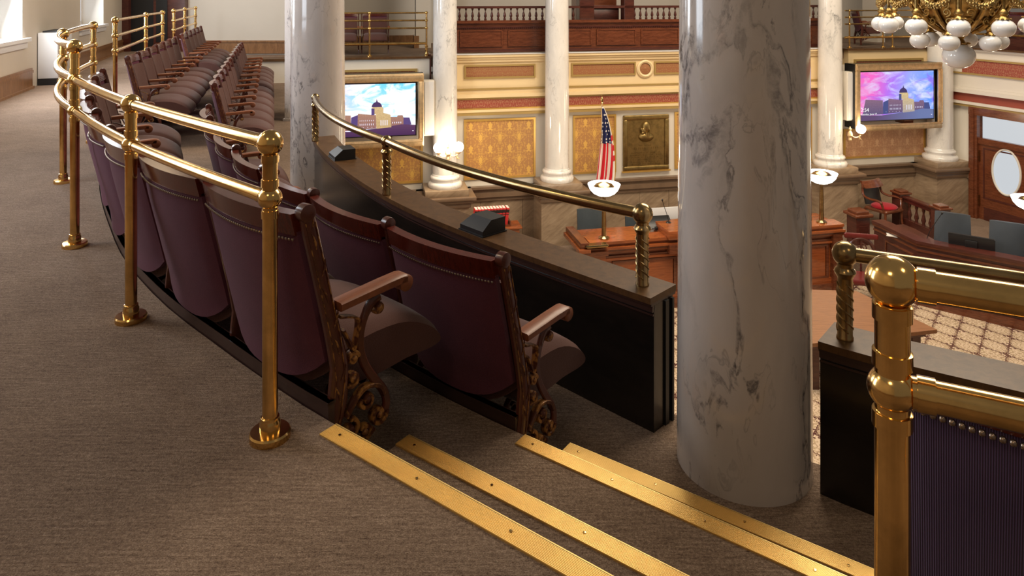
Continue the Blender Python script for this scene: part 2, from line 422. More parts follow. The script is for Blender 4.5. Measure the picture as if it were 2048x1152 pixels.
PX = Curve([(2.6,1.58),(2.1,1.83),(1.548,2.146),(1.206,2.353),(1.052,2.473),(.5485,2.812),(.2427,3.11),(-.20,3.56),(-.6415,4.08),(-1.06,4.72),(-1.45,5.45),(-1.70,6.02),(-2.05,6.95),(-2.43,8.05),(-3.1,10.05),(-3.76,12.0),(-4.78,15.1)], 8)
def pair(c0, o0, c1, o1, n=90):
    A = []; B = []
    for k in range(n+1):
        for c, o, L in ((c0, o0, A), (c1, o1, B)):
            d = c.l[-1]*k/n; q = c.at(d)+c.nrm(d)*o; L.append((q.x, q.y))
    return A, B
fl = empty('floor', kind='structure', label=None)
# upper gallery floor: slab from E0 to the left wall
A, B = pair(E0, 0, E0, 0)
out = [(4.0, -1.5)] + [(x, y) for x, y in A]
far = []
for k in range(len(out)):
    t = k/(len(out)-1); D = -4.5 + t*19.8; far.append(lw(D, -.12))
far[0] = (4.0, -4.5)
m = MB(); band(m, far, out, -.30, 0.0); m.build('gallery_floor', M['carpet'], fl, smooth=0)
A, B = pair(E0, -.02, E1, 0); m = MB(); band(m, A, B, -.60, T1); m.build('gallery_tier', M['carpet'], fl, smooth=0)
A, B = pair(E1, -.02, PX, .19); m = MB(); band(m, A, B, -.90, T2); m.build('gallery_tier', M['carpet'], fl, smooth=0)
# aisle half steps
def aisle_step(P, Q, dep, z0, z1, name):
    t = (Vector(Q)-Vector(P)).normalized(); n = Vector((-t.y, t.x)); n = n if n.y > 0 else -n
    a = Vector(P); b = Vector(Q)
    m = MB(); m.prism([tuple(a-n*(dep+.06)), tuple(b-n*(dep+.06)), tuple(b), tuple(a)], z0, z1); return m.build(name, M['carpet'], fl, smooth=0)
aisle_step((-.3124,2.153), (1.10,1.121), .25, T1-.1, ST, 'aisle_step')
aisle_step((.208,2.5456), (1.62,1.524), .24, T2-.1, T1+ST, 'aisle_step')
# brass nosings
def nosing(P, Q, z, L, label):
    P = Vector(P); t = (Vector(Q)-P).normalized(); w = .057
    e = empty('brass_stair_nosing', (P.x, P.y, z), math.atan2(t.y, t.x), label, 'stair nosing', 'brass nosings of the aisle steps')
    m = MB(); n = 16
    m.box(0, L, 0, w, 0, .0045)           # local +y is towards chamber after the flip below
    m.box(0, L, w-.004, w+.002, -.018, .0045)
    for k in range(n): m.box(0, L, w*(k+.25)/n, w*(k+.75)/n, .0045, .0058)
    o = m.build('tread_strip', M['brass_dull'], e, smooth=0)
    x = .05
    while x < L:
        s = MB(); s.lathe([(.0001,.0058),(.0045,.0058),(.004,.0072),(.0001,.0074)], 12, (x, w*.5, 0)); s.build('screw', M['brass'], e); x += .29
    e.location = (P.x, P.y, z)
    # strip lies behind its front edge
    for c in e.children: c.location.y = -w
    return e
nosing((-.491,1.982), (.60,1.17), .0, 1.36, 'topmost brass step nosing, nearest the post with the round base')
nosing((-.3124,2.153), (1.10,1.121), ST, 1.30, 'second brass step nosing down, between the top step and the wide tread')
nosing((.0434,2.373), (.838,1.80), T1, 1.36, 'third brass step nosing down, at the edge of the wide carpeted tread')
nosing((.208,2.5456), (1.019,1.979), T1+ST, 1.06, 'lowest brass step nosing, nearest the big marble column')

# kick boards along the tier edges, behind the seats
def kick(curve, da, db, z0, z1, n):
    A = curve.off(.004, da, db, .1); B = curve.off(.026, da, db, .1)
    m = MB(); band(m, A, B, z0, z1)
    C_ = curve.off(.002, da, db, .1); D_ = curve.off(.030, da, db, .1); band(m, C_, D_, z1-.008, z1)
    return tag(m.build('trim_%d' % n, M['curb'], smooth=0), kind='structure')
aE0 = E0.findD(1.982); aE1 = E1.findD(2.373)
bE0 = E0.findD(5.75); bE1 = E1.findD(5.60)
kick(E0, aE0+.04, bE0, T1, .045, 1); kick(E1, aE1+.04, bE1, T2, T1+.045, 2)
kick(E0, E0.findD(6.9), E0.findD(9.9), T1, .045, 3); kick(E0, E0.findD(10.95), E0.findD(13.5), T1, .045, 4)
kick(E1, E1.findD(6.95), E1.findD(9.7), T2, T1+.045, 5); kick(E1, E1.findD(10.4), E1.findD(12.7), T2, T1+.045, 6)

# ------------------------------------------------------------------ room shell on the left
wl = empty('wall_left', kind='structure')
def lwbox(D0, D1, o0, o1, z0, z1, name, mat, parent=wl, b=0):
    q = Vector((-.352, 1)).normalized(); L = math.hypot(.352, 1)
    m = MB(); P0 = Vector(lw(D0)); nn = Vector((q.y, -q.x))
    M4 = Matrix(((q.x, nn.x, 0, P0.x), (q.y, nn.y, 0, P0.y), (0,0,1,0), (0,0,0,1)))
    m.at(M4).box(0, (D1-D0)*L, o0, o1, z0, z1, b); return m.build(name, mat, parent, smooth=0)
wins = [(2.7,4.4), (7.2,8.88), (11.72,13.42)]
prev = -4.5
TH = -.45
for i, (a, b) in enumerate(wins):
    lwbox(prev, a, TH, 0, -.3, 4.0, 'wall_pier', M['plaster']); prev = b
    lwbox(a, b, TH, 0, -.3, .62, 'wall_pier', M['plaster']); lwbox(a, b, TH, 0, 3.2, 4.0, 'wall_pier', M['plaster'])
    w = empty('window_%d' % (i+1), kind='structure')
    lwbox(a-.12, b+.12, -.40, .07, .62, .665, 'window_sill', M['white'], w); lwbox(a-.08, b+.08, 0, .035, .54, .62, 'sill_apron', M['white'], w)
    lwbox(a, b, -.43, -.42, .665, 3.2, 'pane', M['pane'], w)
    for x in (a, (a+b)/2-.03, b-.06): lwbox(x, x+.06, -.42, -.36, .665, 3.2, 'window_frame', M['white'], w)
    lwbox(a, b, -.42, -.36, 1.9, 1.96, 'window_frame', M['white'], w); lwbox(a, b, -.42, -.36, .665, .73, 'window_frame', M['white'], w)
lwbox(prev, 15.3, TH, 0, -.3, 4.0, 'wall_pier', M['plaster'])
bs = empty('baseboard_left', kind='structure')
for (a, b) in ((-4.5, 9.2), (10.2, 15.2)):
    lwbox(a, b, 0, .022, 0, .20, 'skirting_board', M['oak'], bs); lwbox(a, b, 0, .034, .20, .235, 'skirting_moulding', M['oak'], bs); lwbox(a, b, 0, .022, .235, .262, 'skirting_moulding', M['oak'], bs)
    lwbox(a, b, 0, .045, 0, .03, 'shoe_moulding', M['oak'], bs)
# heater cabinet
h = empty('heater_cabinet', (*lw(9.45), 0), 0, 'white floor-standing heater cabinet with black top grille by the window wall', 'heater')
q = Vector((-.352, 1)).normalized(); h.rotation_euler = (0, 0, math.atan2(q.y, q.x))
m = MB(); m.box(0, .75, -.24, -.01, .09, .70, .004); m.build('casing', M['white'], h)
m = MB(); m.box(.0, .75, -.225, -.01, 0, .09); m.build('toe_kick', M['black'], h)
m = MB(); m.box(.10, .70, -.21, -.04, .70, .712); [m.box(.10+.03*k, .112+.03*k, -.21, -.04, .712, .722) for k in range(20)]; m.build('top_grille', M['black'], h, smooth=0)
m = MB(); m.box(.12, .125, -.243, -.24, .09, .70); m.build('panel_seam', M['charcoal'], h)
# back wall
wb = empty('wall_back', kind='structure')
def bx(name, mat, parent, *a, b=0, **kw):
    m = MB(); m.box(*a, b); return m.build(name, mat, parent, smooth=35 if b else 0, **kw)
bx('wall_face', M['plaster'], wb, -4.95*15.35/10, -3.9, 15.35, 15.6, -1.2, 4)
bx('wall_face', M['plaster'], wb, -9.3, -8.28, 15.2, 15.6, -1.2, 4)
bx('pilaster', M['plaster'], wb, -8.95, -8.36, 14.75, 15.3, 0, 4)
bs = empty('baseboard_back', kind='structure')
bx('skirting_board', M['oak'], bs, -7.0, -4.2, 15.31, 15.35, -.05, .19); bx('skirting_moulding', M['oak'], bs, -7.0, -4.2, 15.29, 15.35, .19, .23)
bx('skirting_board', M['oak'], bs, -9.0, -8.3, 14.72, 14.75, 0, .22)
d = empty('door_1', (-7.62, 15.3, 0), kind='structure')
bx('door_casing', M['mahog_dark'], d, -.72, -.58, -.12, .1, 0, 3.0); bx('door_casing', M['mahog_dark'], d, .30, .62, -.12, .1, 0, 3.0)
bx('door_leaf', M['charcoal'], d, -.58, -.08, -.02, .03, 0, 2.9); bx('door_leaf', M['mahog_dark'], d, -.08, .30, -.05, .03, 0, 2.9)
bx('door_panel', M['black'], d, -.02, .22, -.06, -.05, .2, 1.2); bx('door_panel', M['black'], d, -.02, .22, -.06, -.05, 1.4, 2.5)
# flat pier and distant column standing behind the near left column
# ------------------------------------------------------------------ marble columns of the gallery
def gallery_column(x, y, r, z0, z1, label, extra=None):
    e = empty('marble_column', (x, y, z0), 0, label, 'column')
    m = MB(); hh = z1-z0
    m.lathe([(r*1.0,0),(r*1.0,.3),(r*.985,1.0),(r*.96,2.0),(r*.92,hh)], 72); m.build('shaft', M['marble'], e, smooth=60); return e
c1 = gallery_column(.866, 2.662, .243, T2-.35, 4.4, 'huge grey-veined marble column standing in the gap of the dark parapet')
c2 = gallery_column(-1.755, 6.42, .243, -.9, 4.4, 'marble column at the far end of the curved parapet, screen behind it')
c3 = gallery_column(-2.98, 10.4, .255, -.9, 4.4, 'marble column partly hidden behind the parapet-end column')
e = empty('marble_pier', (-3.0, 9.95, T2), 0, 'flat-faced marble pier glimpsed beside the parapet-end column', 'pier')
bx('pier_shaft', M['marble'], e, -.16, .16, -.08, .16, .03, 4.9)
bx('pier_base', M['marble'], e, -.18, .18, -.10, .16, 0, .03)

# ------------------------------------------------------------------ parapets
def parapet(curve, d0, d1, end_first, label, nm='gallery_parapet'):
    e = empty(nm, (0,0,0), 0, label, 'parapet')
    f = lambda o: curve.off(o, d0, d1, .08)
    m = MB(); band(m, f(.025), f(.165), T2, -.035); m.build('parapet_wall', M['black_lac'], e, smooth=20)
    m = MB(); band(m, f(.0), f(.192), -.026, 0); m.build('parapet_cap', M['cap'], e, smooth=20)
    m = MB(); band(m, f(.006), f(.186), -.036, -.026); band(m, f(.014), f(.03), -.062, -.036); band(m, f(.018), f(.03), -.078, -.070); m.build('cap_moulding', M['curb'], e, smooth=20)
    d = d0 if end_first else d1
    q = curve.at(d); n = curve.nrm(d); t = curve.tan(d)*(1 if not end_first else -1)
    ang = math.atan2(n.y, n.x)
    T4 = Matrix.Translation((q.x, q.y, 0)) @ Matrix.Rotation(ang, 4, 'Z')
    m = MB(); sg = -1 if (Matrix.Rotation(-ang, 2) @ t).y < 0 else 1
    m.at(T4).box(.10, .125, 0, sg*.008, T2, -.04).box(.145, .158, 0, sg*.012, T2, -.04)
    m.build('end_trim', M['charcoal'], e, smooth=0)
    return e
parapet(PL, 0, PL.l[-1], True, 'long curved black parapet with dark wood cap in front of the second row')
parapet(PR, 0, PR.l[-1], False, 'short black parapet end between the marble column and the foreground brass post')
def twist_post_mb(m, h, r=.0255, c=(0,0,0)):
    x, y, z = c
    m.lathe([(r*1.1,0),(r*1.1,.008),(r,.012),(r,h-.085),(r*1.05,h-.08),(r*1.3,h-.070),(r*1.42,h-.062),(r*1.3,h-.054),(r*1.02,h-.046),(r*1.1,h-.03)], 24, c)
def twist_rope_mb(m, h, r=.0255, c=(0,0,0), starts=4, turns=-1.3):
    for s in range(starts):
        n = 60; pts = []
        for k in range(n+1):
            a = 2*PI*(turns*k/n + s/starts); pts.append((c[0]+r*math.cos(a), c[1]+r*math.sin(a), c[2]+.03+(h-.13)*k/n))
        m.tube(pts, .0036, 6)
def parapet_rail(label, posts, path, nm='brass_parapet_rail'):
    e = empty(nm, (0,0,0), 0, label, 'handrail')
    for (x, y, zt, br) in posts:
        m = MB(); twist_post_mb(m, zt, c=(x, y, 0)); p = m.build('twisted_post', M['brass_old'], e)
        m = MB(); twist_rope_mb(m, zt, c=(x, y, 0)); m.build('spiral_bead', M['brass_old'], p)
        m = MB(); m.ball((x, y, zt), br, 28, 16); m.build('ball_joint', M['brass_old'], p)
    for k, pts in enumerate(path):
        m = MB(); m.tube(pts, .0245, 20); m.build('rail', M['brass_old'], e, smooth=60)
    return e
def railpath(posts, bow=.035, n=14):
    out = []
    for a, b in zip(posts, posts[1:]):
        A = Vector(a[:3]); B = Vector(b[:3]); t = (B-A); s = Vector((-t.y, t.x, 0)).normalized()
        pts = []
        for k in range(n+1):
            u = k/n; pts.append(tuple(A.lerp(B, u) + s*bow*4*u*(1-u)))
        out.append(pts)
    return out
pp = [(.541,2.945,.296,.0435), (-.755,4.28,.322,.036), (-1.62,5.85,.36,.033)]
parapet_rail('tarnished brass handrail on twisted posts along the curved parapet', pp, railpath(pp, .10))
pq = [(1.165,2.484,.297,.043), (2.3,1.86,.30,.043)]
parapet_rail('brass handrail on a twisted post behind the foreground railing', pq, railpath(pq, .02))

# dark equipment covers on the cap
def cover(x, y, rz, w, label):
    e = empty('equipment_cover', (x, y, 0), rz, label, 'equipment box', 'black covers on the parapet cap')
    m = MB(); d = .15; hh = .076
    prof = [(-d*.5,0),(-d*.5,.028),(-d*.12,hh),(d*.5,hh),(d*.5,0)]
    vs = []
    for s, k in ((-1, .0), (1, .0)):
        for (px, pz) in prof: vs.append((px, s*(w/2 - (.035 if (pz > .05 and s > 0) else 0)), pz))
    n = 5
    m.add(vs, [(4,3,2,1,0),(5,6,7,8,9)] + [(i,(i+1)%n,n+(i+1)%n,n+i) for i in range(n)])
    m.build('cover_shell', M['charcoal'], e, smooth=0)
    m = MB(); m.box(-d*.5-.006, d*.5+.006, -w/2-.006, w/2+.006, 0, .006); m.build('cover_base', M['black'], e, smooth=0)
    return e
for D, w, lb in ((3.575, .18, 'faceted black equipment cover on the parapet cap, the nearer one'), (5.22, .19, 'faceted black equipment cover on the parapet cap near the marble column')):
    dd = PL.findD(D); q_ = PL.at(dd)+PL.nrm(dd)*.085; n_ = PL.nrm(dd); cover(q_.x, q_.y, math.atan2(n_.y, n_.x), w, lb)

# ------------------------------------------------------------------ brass guard rails of the upper gallery
def guard(label, posts, levels, bows, nm='brass_guard_rail', big=False):
    """posts: (x, y, base z, top z, [joint heights]); levels: list of (z, first post, last post)"""
    e = empty(nm, (0,0,0), 0, label, 'railing')
    pr = .0228 if big else .0205
    for i, (x, y, zb, zt, js) in enumerate(posts):
        m = MB(); m.lathe([(pr,zb+.03),(pr,zt-.03)], 28, (x, y, 0))
        p = m.build('post', M['brass'], e, smooth=60)
        m = MB(); m.lathe([(.054,zb),(.0545,zb+.016),(.051,zb+.021),(.0275,zb+.0225),(.0275,zb+.045),(.0245,zb+.050),(.0245,zb+.058),(.0205,zb+.06)], 40, (x, y, 0)); m.build('base_flange', M['brass'], p)
        m = MB(); m.ball((x, y, zt), .0355, 32, 20); m.build('ball_finial', M['brass'], p)
        for z in [zt]+list(js):
            for sg in ((-1,) if z == zt else (-1, 1)):
                m = MB(); m.lathe([(pr,-.012),(pr*1.14,-.011),(pr*1.14,.010),(pr,.011)], 24, (x, y, z+sg*.042)); m.build('collar', M['brass'], p)
        for z in js:
            m = MB(); m.ball((x, y, z), .0325, 28, 16, (1,1,.95)); m.build('ball_joint', M['brass'], p)
    for (z, a, b, r) in levels:
        for i in range(a, b):
            A = Vector((posts[i][0], posts[i][1], z)); B = Vector((posts[i+1][0], posts[i+1][1], z))
            t = B-A; s = Vector((-t.y, t.x, 0)).normalized()*bows[i]; n = 16; pts = [tuple(A.lerp(B, k/n)+s*4*(k/n)*(1-k/n)) for k in range(n+1)]
            m = MB(); m.tube(pts, r, 20); o = m.build('rail', M['brass'], e, smooth=60)
            m = MB(); q0 = Vector(pts[0]); q1 = Vector(pts[1]); d = (q1-q0).normalized(); m.tube([q0+d*.03, q0+d*.052], r*1.12, 20); m.build('rail_collar', M['brass'], o)
            m = MB(); q0 = Vector(pts[-1]); q1 = Vector(pts[-2]); d = (q1-q0).normalized(); m.tube([q0+d*.03, q0+d*.052], r*1.12, 20); m.build('rail_collar', M['brass'], o)
    return e
zt, zm, zl = .955, .80, .65
gp = [(-.657,1.928,0,zm,[zl]), (-1.409,2.626,0,zm,[zl]), (-2.094,3.40,0,zt,[zm,zl]), (-2.88,4.556,0,zt,[zm,zl]), (-3.42,5.80,0,zt,[zm,zl])]
guard('polished brass two and three bar railing curving behind the back row of seats', gp, [(zm,0,4,.0188), (zl,0,4,.0185), (zt,2,4,.0185)], [.010,.010,.05,.02])
gq = [(.533,.995,0,zm,[zl]), (1.42,.50,0,zm,[zl])]
guard('big foreground brass post and rails at the aisle beside the violet seat', gq, [(zm,0,1,.0215), (zl,0,1,.0215)], [.015], big=True)
gf = [(-3.94,7.05,0,zt,[zm,zl]), (-4.63,8.98,0,zt,[zm,zl]), (-5.02,10.2,0,zt,[zm,zl])]
guard('three-bar brass railing behind the middle block of seats', gf, [(zt,0,2,.0165), (zm,0,2,.0165), (zl,0,2,.0165)], [0,0])
gg = [(-5.36,11.25,0,zt,[zm,zl]), (-5.83,12.65,0,zt,[zm,zl]), (-6.22,13.95,0,zt,[zm,zl])]
guard('three-bar brass railing farthest along, near the back door', gg, [(zt,0,2,.0165), (zm,0,2,.0165), (zl,0,2,.0165)], [0,0])

# ------------------------------------------------------------------ gallery seats
SW = .57
CH = {}
def upright(z): # centre x of the rear upright at height z
    pts = [(0,.01),(.12,.0),(.22,.012),(.30,.034),(.40,.040),(.50,.018),(.60,-.006),(.75,-.042),(.90,-.078)]
    for (a, xa), (b, xb) in zip(pts, pts[1:]):
        if a <= z <= b: return xa+(xb-xa)*(z-a)/(b-a)
    return pts[-1][1]
def backx(z): return upright(max(z,.30)) if z >= .30 else upright(.30)+(.30-z)*.1
def make_frame_mb(y0, y1):
    m = MB()
    zs = [0,.06,.12,.18,.24,.30,.35,.40,.46,.52,.58,.66,.74,.82,.865]
    m.ribbon([(upright(z), z) for z in zs], [.040,.040,.042,.048,.056,.062,.060,.055,.050,.047,.045,.044,.044,.045,.040], y0, y1)
    m.at(Matrix.Translation((upright(.875), (y0+y1)/2, .868)) @ Matrix.Rotation(PI/2, 4, 'X')).lathe([(.018,-.017),(.0245,-.015),(.0255,0),(.0245,.015),(.018,.017)], 24); m.at(Matrix.Identity(4))
    # forward S-shaped support under the arm
    S = catmull([(.185,.556),(.15,.54),(.120,.49),(.112,.43),(.128,.37),(.165,.31),(.20,.262),(.212,.22),(.20,.185)], 4)
    m.ribbon(S, [.030]*6+[.026]*(len(S)-6), y0+.004, y1-.004)
    return m
def scroll_parts(y0, y1, mat, parent):
    for c, r0, r1, a, tn, sg in (((.178,.20),.032,.006,0,1.25,-1), ((.135,.262),.026,.005,PI*.9,1.2,1), ((.075,.20),.030,.006,PI*.5,1.1,-1), ((.125,.170),.028,.012,PI,.9,1),
                                 ((.082,.345),.022,.010,PI*1.2,.8,1), ((.085,.405),.018,.006,0,1.0,1), ((.178,.525),.016,.005,PI,1.1,1), ((.05,.145),.024,.006,PI*.4,1.1,-1)):
        m = MB(); m.ribbon(spiral(c, r0, r1, a, tn, 18, sg), .0145, y0, y1); m.at(Matrix.Translation((c[0], (y0+y1)/2, c[1])) @ Matrix.Rotation(PI/2, 4, 'X')).lathe([(.004,-.017),(.010,-.013),(.010,.013),(.004,.017)], 10); m.build('scroll', mat, parent, smooth=45)
    for P_, w in (([(.04,.54),(.075,.530),(.105,.51),(.10,.46),(.085,.43),(.07,.46),(.05,.50)], .008), ([(.06,.24),(.10,.285),(.135,.30),(.18,.285),(.20,.25)], .014), ([(.02,.09),(.06,.12),(.11,.14),(.16,.165)], .014)):
        m = MB(); m.ribbon(catmull(P_, 4), w, y0, y1); m.build('scroll', mat, parent, smooth=45)
def leaf_mb(y):
    m = MB()
    for z, a, L in ((.30,1.9,.05),(.36,1.2,.045),(.44,1.9,.05),(.52,1.3,.05),(.60,2.0,.055),(.68,1.4,.05),(.76,1.9,.05),(.82,1.5,.03)):
        x = upright(z); dx, dz = math.cos(a), math.sin(a)
        m.ribbon([(x, z), (x+dx*L*.4+.004, z+dz*L*.4), (x+dx*L*.8+.003, z+dz*L*.8), (x+dx*L, z+dz*L)], [.002,.007,.005,.001], y-.0018, y+.0018)
    m.ribbon([(upright(z)-.015, z) for z in (.24,.36,.48,.60,.74,.84)], .003, y-.0015, y+.0015); m.ribbon([(upright(z)+.015, z) for z in (.24,.36,.48,.60,.74,.84)], .003, y-.0015, y+.0015)
    return m
def back_surface(hw, z0, z1, off, bow=.034, th=0, nu=14, nv=12, dome=.0):
    def fn(u, v):
        zb = z0+(.085*abs(2*u-1)**3 if z0 < .5 else 0); y = -hw+2*hw*u; z = zb+(z1-zb)*v; e = 1-(2*u-1)**2
        return (backx(z) - bow*e + off - math.copysign(dome, -off)*(e**.35)*min(1, 6*v*(1-v)), y, z)
    return fn
def slab(m, fn0, fn1, nu, nv):
    n0 = len(m.v); m.grid(fn0, nu, nv); n1 = len(m.v); m.grid(fn1, nu, nv)
    w = nu+1
    ring = [i for i in range(nu)] ; fs = []
    def edge(a, b): fs.append((n0+a, n0+b, n1+b, n1+a))
    for i in range(nu): edge(i, i+1); edge(nv*w+i+1, nv*w+i)
    for j in range(nv): edge((j+1)*w, j*w); edge(j*w+nu, (j+1)*w+nu)
    m.f += fs; return m
def seat_mb():
    m = MB(); hw = .245; nu, nv = 16, 22
    P = [(.04,.365),(.04,.395),(.07,.425),(.15,.445),(.25,.447),(.34,.432),(.41,.400),(.46,.362),(.488,.325),(.490,.300),(.470,.290),(.43,.285),(.33,.285),(.2,.275),(.08,.300)]
    P = catmull(P+[P[0]], 2)[:-1]
    cx = .27; n = len(P); vs = []; fs = []
    for j in range(nu+1):
        u = -1+2*j/nu; e = math.sqrt(max(0, 1-abs(u)**5)); k = .78+.22*e; y = hw*(math.sin(u*PI/2)*.15+u*.85)
        for (x, z) in P:
            zc = .35 - max(0, x-.3)*.25
            crown = .012*(1-u*u) if z > zc else 0
            vs.append((cx+(x-cx)*(.94+.06*e), y, zc+(z-zc)*k+crown))
    for j in range(nu):
        for i in range(n):
            i2 = (i+1) % n; fs.append((j*n+i, j*n+i2, (j+1)*n+i2, (j+1)*n+i))
    fs.append(tuple(range(n))); fs.append(tuple(range(nu*n+n-1, nu*n-1, -1)))
    return m.add(vs, fs)
def make_seat(plum=True, nails=True):
    r = empty('theatre_seat')
    hw = SW/2-.022
    m = MB(); slab(m, back_surface(hw, .33, .812, -.030, dome=.012), back_surface(hw, .33, .812, -.012), 14, 12); m.build('back_shell', M['plum'], r, smooth=50)
    m = MB(); slab(m, back_surface(hw-.004, .30, .775, .0), back_surface(hw-.004, .30, .775, .022, dome=.015), 14, 12); m.build('back_cushion', M['brown_fab'], r, smooth=50)
    m = MB(); slab(m, back_surface(hw, .803, .866, -.036), back_surface(hw, .803, .866, .004), 14, 3)
    t = m.build('top_rail', M['cherry'], r, smooth=40)
    m = MB()
    for z in (.812,.824,.836): m.ribbon([], .1, 0, 0) if False else m.tube([back_surface(hw-.01, z, z+.001, .006)(k/10, 0) for k in range(11)], .0028, 6)
    m.build('front_reeding', M['cherry'], t)
    if nails:
        m = MB(); fn = back_surface(hw-.006, .792, .792, -.0425); N = 44
        for k in range(N): m.ball(fn(k/(N-1), 0), .0043, 8, 5)
        m.build('nail_trim', M['steel'], r, kind='stuff')
    seat_mb().build('seat_cushion', M['brown_fab'], r, smooth=60)
    m = MB()
    for y in (-.17, .17):
        m.ribbon(catmull([(.07,.33),(.16,.30),(.26,.305),(.36,.315)], 4), .022, y-.012, y+.012)
        m.ribbon(spiral((.20,.262), .034, .008, PI/2, 1.1, 14, -1), .009, y-.010, y+.010); m.ribbon(spiral((.11,.255), .036, .010, PI/2, 1.1, 14, 1), .009, y-.010, y+.010)
    m.tube([(.09,-.24,.345),(.09,.24,.345)], .010, 8)
    m.build('seat_bracket', M['iron'], r)
    return r
def frame_part(r, side, gilt):
    s = side; y = s*SW/2
    f = make_frame_mb(y-.012, y+.012).build('side_frame', M['iron'], r, smooth=45)
    scroll_parts(y-.013, y+.013, M['gold_leaf'] if gilt else M['iron'], f)
    if gilt: leaf_mb(y+s*.0125).build('leaf_ornament', M['gold_leaf'], f, kind='stuff')
    m = MB(); m.ribbon([(.03,.576),(.10,.580),(.20,.586),(.262,.588),(.276,.586)], [.026,.026,.027,.028,.026], y-.028, y+.028, .10); m.at(Matrix.Translation((.274, y, .573)) @ Matrix.Rotation(PI/2, 4, 'X')).lathe([(.022,-.028),(.0255,-.025),(.0255,.025),(.022,.028)], 20)
    m.build('armrest', M['arm'], r, smooth=45)
ORD = ['first','second','third','fourth','fifth','sixth','seventh','eighth','ninth']
protos = {}
def proto(kind):
    if kind in protos: return copy_tree(protos[kind])
    r = make_seat()
    frame_part(r, -1, kind == 'aisle')
    if kind == 'end': frame_part(r, 1, False)
    protos[kind] = r; return r
def seat_row(curve, D0, n, z, lab, group, first_off=.0):
    d = curve.findD(D0)+first_off
    for i in range(n):
        a = curve.at(d); L = .57
        b = curve.at(d+L); d += L+.004
        na = (b-a).normalized(); f = Vector((na.y, -na.x)); c = (a+b)/2 + f*.015
        r = proto('aisle' if i == 0 else ('end' if i == n-1 else 'mid'))
        r.location = (c.x, c.y, z); r.rotation_euler = (0, 0, math.atan2(f.y, f.x))
        tag(r, lab(i), 'seat', group)
seat_row(E0, 1.985, 8, T1, lambda i: ('aisle seat of the back row nearest the brass post, mauve back and worn wooden arm' if i == 0 else ORD[i]+' seat from the near aisle in the back row behind the brass railing'), 'seats in the near back row', .055)
seat_row(E1, 2.373, 7, T2, lambda i: ('aisle seat of the front row by the black parapet, gilded side frame' if i == 0 else ORD[i]+' seat from the near aisle in the front row along the parapet'), 'seats in the near front row', .045)
seat_row(E0, 6.88, 6, T1, lambda i: ORD[i]+' seat in the upper row of the middle block, counted from the aisle', 'seats in the middle block, upper row')
seat_row(E1, 6.97, 6, T2, lambda i: ORD[i]+' seat in the lower row of the middle block, counted from the aisle', 'seats in the middle block, lower row')
seat_row(E0, 10.95, 5, T1, lambda i: ORD[i]+' seat in the upper row of the farthest block by the back wall', 'seats in the farthest block, upper row')
seat_row(E1, 10.36, 5, T2, lambda i: ORD[i]+' seat in the lower row of the farthest block by the back wall', 'seats in the farthest block, lower row')
# foreground seat at the right edge, ribbed violet cloth
r = empty('theatre_seat', (0,0,0), 0, 'foreground seat back in ribbed violet cloth with large nailheads under the brass rail', 'seat', 'seats right of the aisle')
hw = SW/2-.022
m = MB(); slab(m, back_surface(hw, .33, .812, -.030, dome=.012), back_surface(hw, .33, .812, -.012), 14, 12); m.build('back_shell', M['ribbed'], r, smooth=50)
m = MB(); slab(m, back_surface(hw-.004, .30, .775, .0), back_surface(hw-.004, .30, .775, .022, dome=.015), 14, 12); m.build('back_cushion', M['brown_fab'], r, smooth=50)
m = MB(); slab(m, back_surface(hw, .800, .828, -.036), back_surface(hw, .800, .828, -.004), 14, 3); m.build('top_rail', M['cherry'], r, smooth=40)
fn = back_surface(hw-.006, .792, .792, -.044)
m = MB(); m.ball((0,0,0), .0056, 14, 8); proto_n = None
for k in range(40):
    if proto_n is None: proto_n = m.build('nailhead', M['steel'], r); o = proto_n
    else: o = proto_n.copy(); COL.objects.link(o)
    o.location = fn(k/39, 0)
seat_mb().build('seat_cushion', M['brown_fab'], r, smooth=60)
frame_part(r, 1, True); frame_part(r, -1, False)
# it stands with its aisle side just beyond the foreground post
a = Vector((.672, 1.262)); b = a+Vector((.57*.85, -.57*.527)); f = Vector((.527, .85)); c = (a+b)/2+f*.015
r.location = (c.x, c.y, T1); r.rotation_euler = (0, 0, math.atan2(f.y, f.x))
# ------------------------------------------------------------------ the chamber across the gallery
FLZ, RSZ = -4.6, -4.0
WO = Vector((-1.4, 14.95)); WU = Vector((.9787, .2055)); WN = Vector((.2055, -.9787))
WANG = math.atan2(WU.y, WU.x)
def WT(s=0, o=0, z=0):            # frame of the far wall: x along the wall, y away from the camera, z up
    p = WO+WU*s+WN*o
    return Matrix.Translation((p.x, p.y, z)) @ Matrix.Rotation(WANG, 4, 'Z')
def sx(px, o=0):                  # wall coordinate seen at photo column px, at offset o in front of the wall
    k = (px-1024)/1420; B = WO+WN*o
    return (k*B.y-B.x)/(WU.x-k*WU.y)
def dz(s, o): return (WO+WU*s+WN*o).y
def zz(py, s, o=0): return 1.2-(py+9)*dz(s, o)/1420
def place(o, s, off, z):
    p = WO+WU*s+WN*off; o.location = (p.x, p.y, z); o.rotation_euler = (0,0,WANG); return o
def wempty(name, s, off, z, *a, **k): return place(empty(name, (0,0,0), 0, *a, **k), s, off, z)
def wbx(name, mat, parent, s0, s1, o0, o1, z0, z1, b=0, **kw):    # o = distance in front of the wall plane
    m = MB(); cs, cz = (s0+s1)/2, (z0+z1)/2
    m.box(s0-cs, s1-cs, -o1, -o0, z0-cz, z1-cz, b); o = m.build(name, mat, None, smooth=35 if b else 0, **kw)
    p = WO+WU*cs; o.matrix_world = Matrix.Translation((p.x, p.y, cz)) @ Matrix.Rotation(WANG, 4, 'Z')
    if parent is not None: o.parent = parent
    return o
wbx('main_floor', M['hall_carpet'], fl, -6, 14, -.6, 22, FLZ-.1, FLZ)
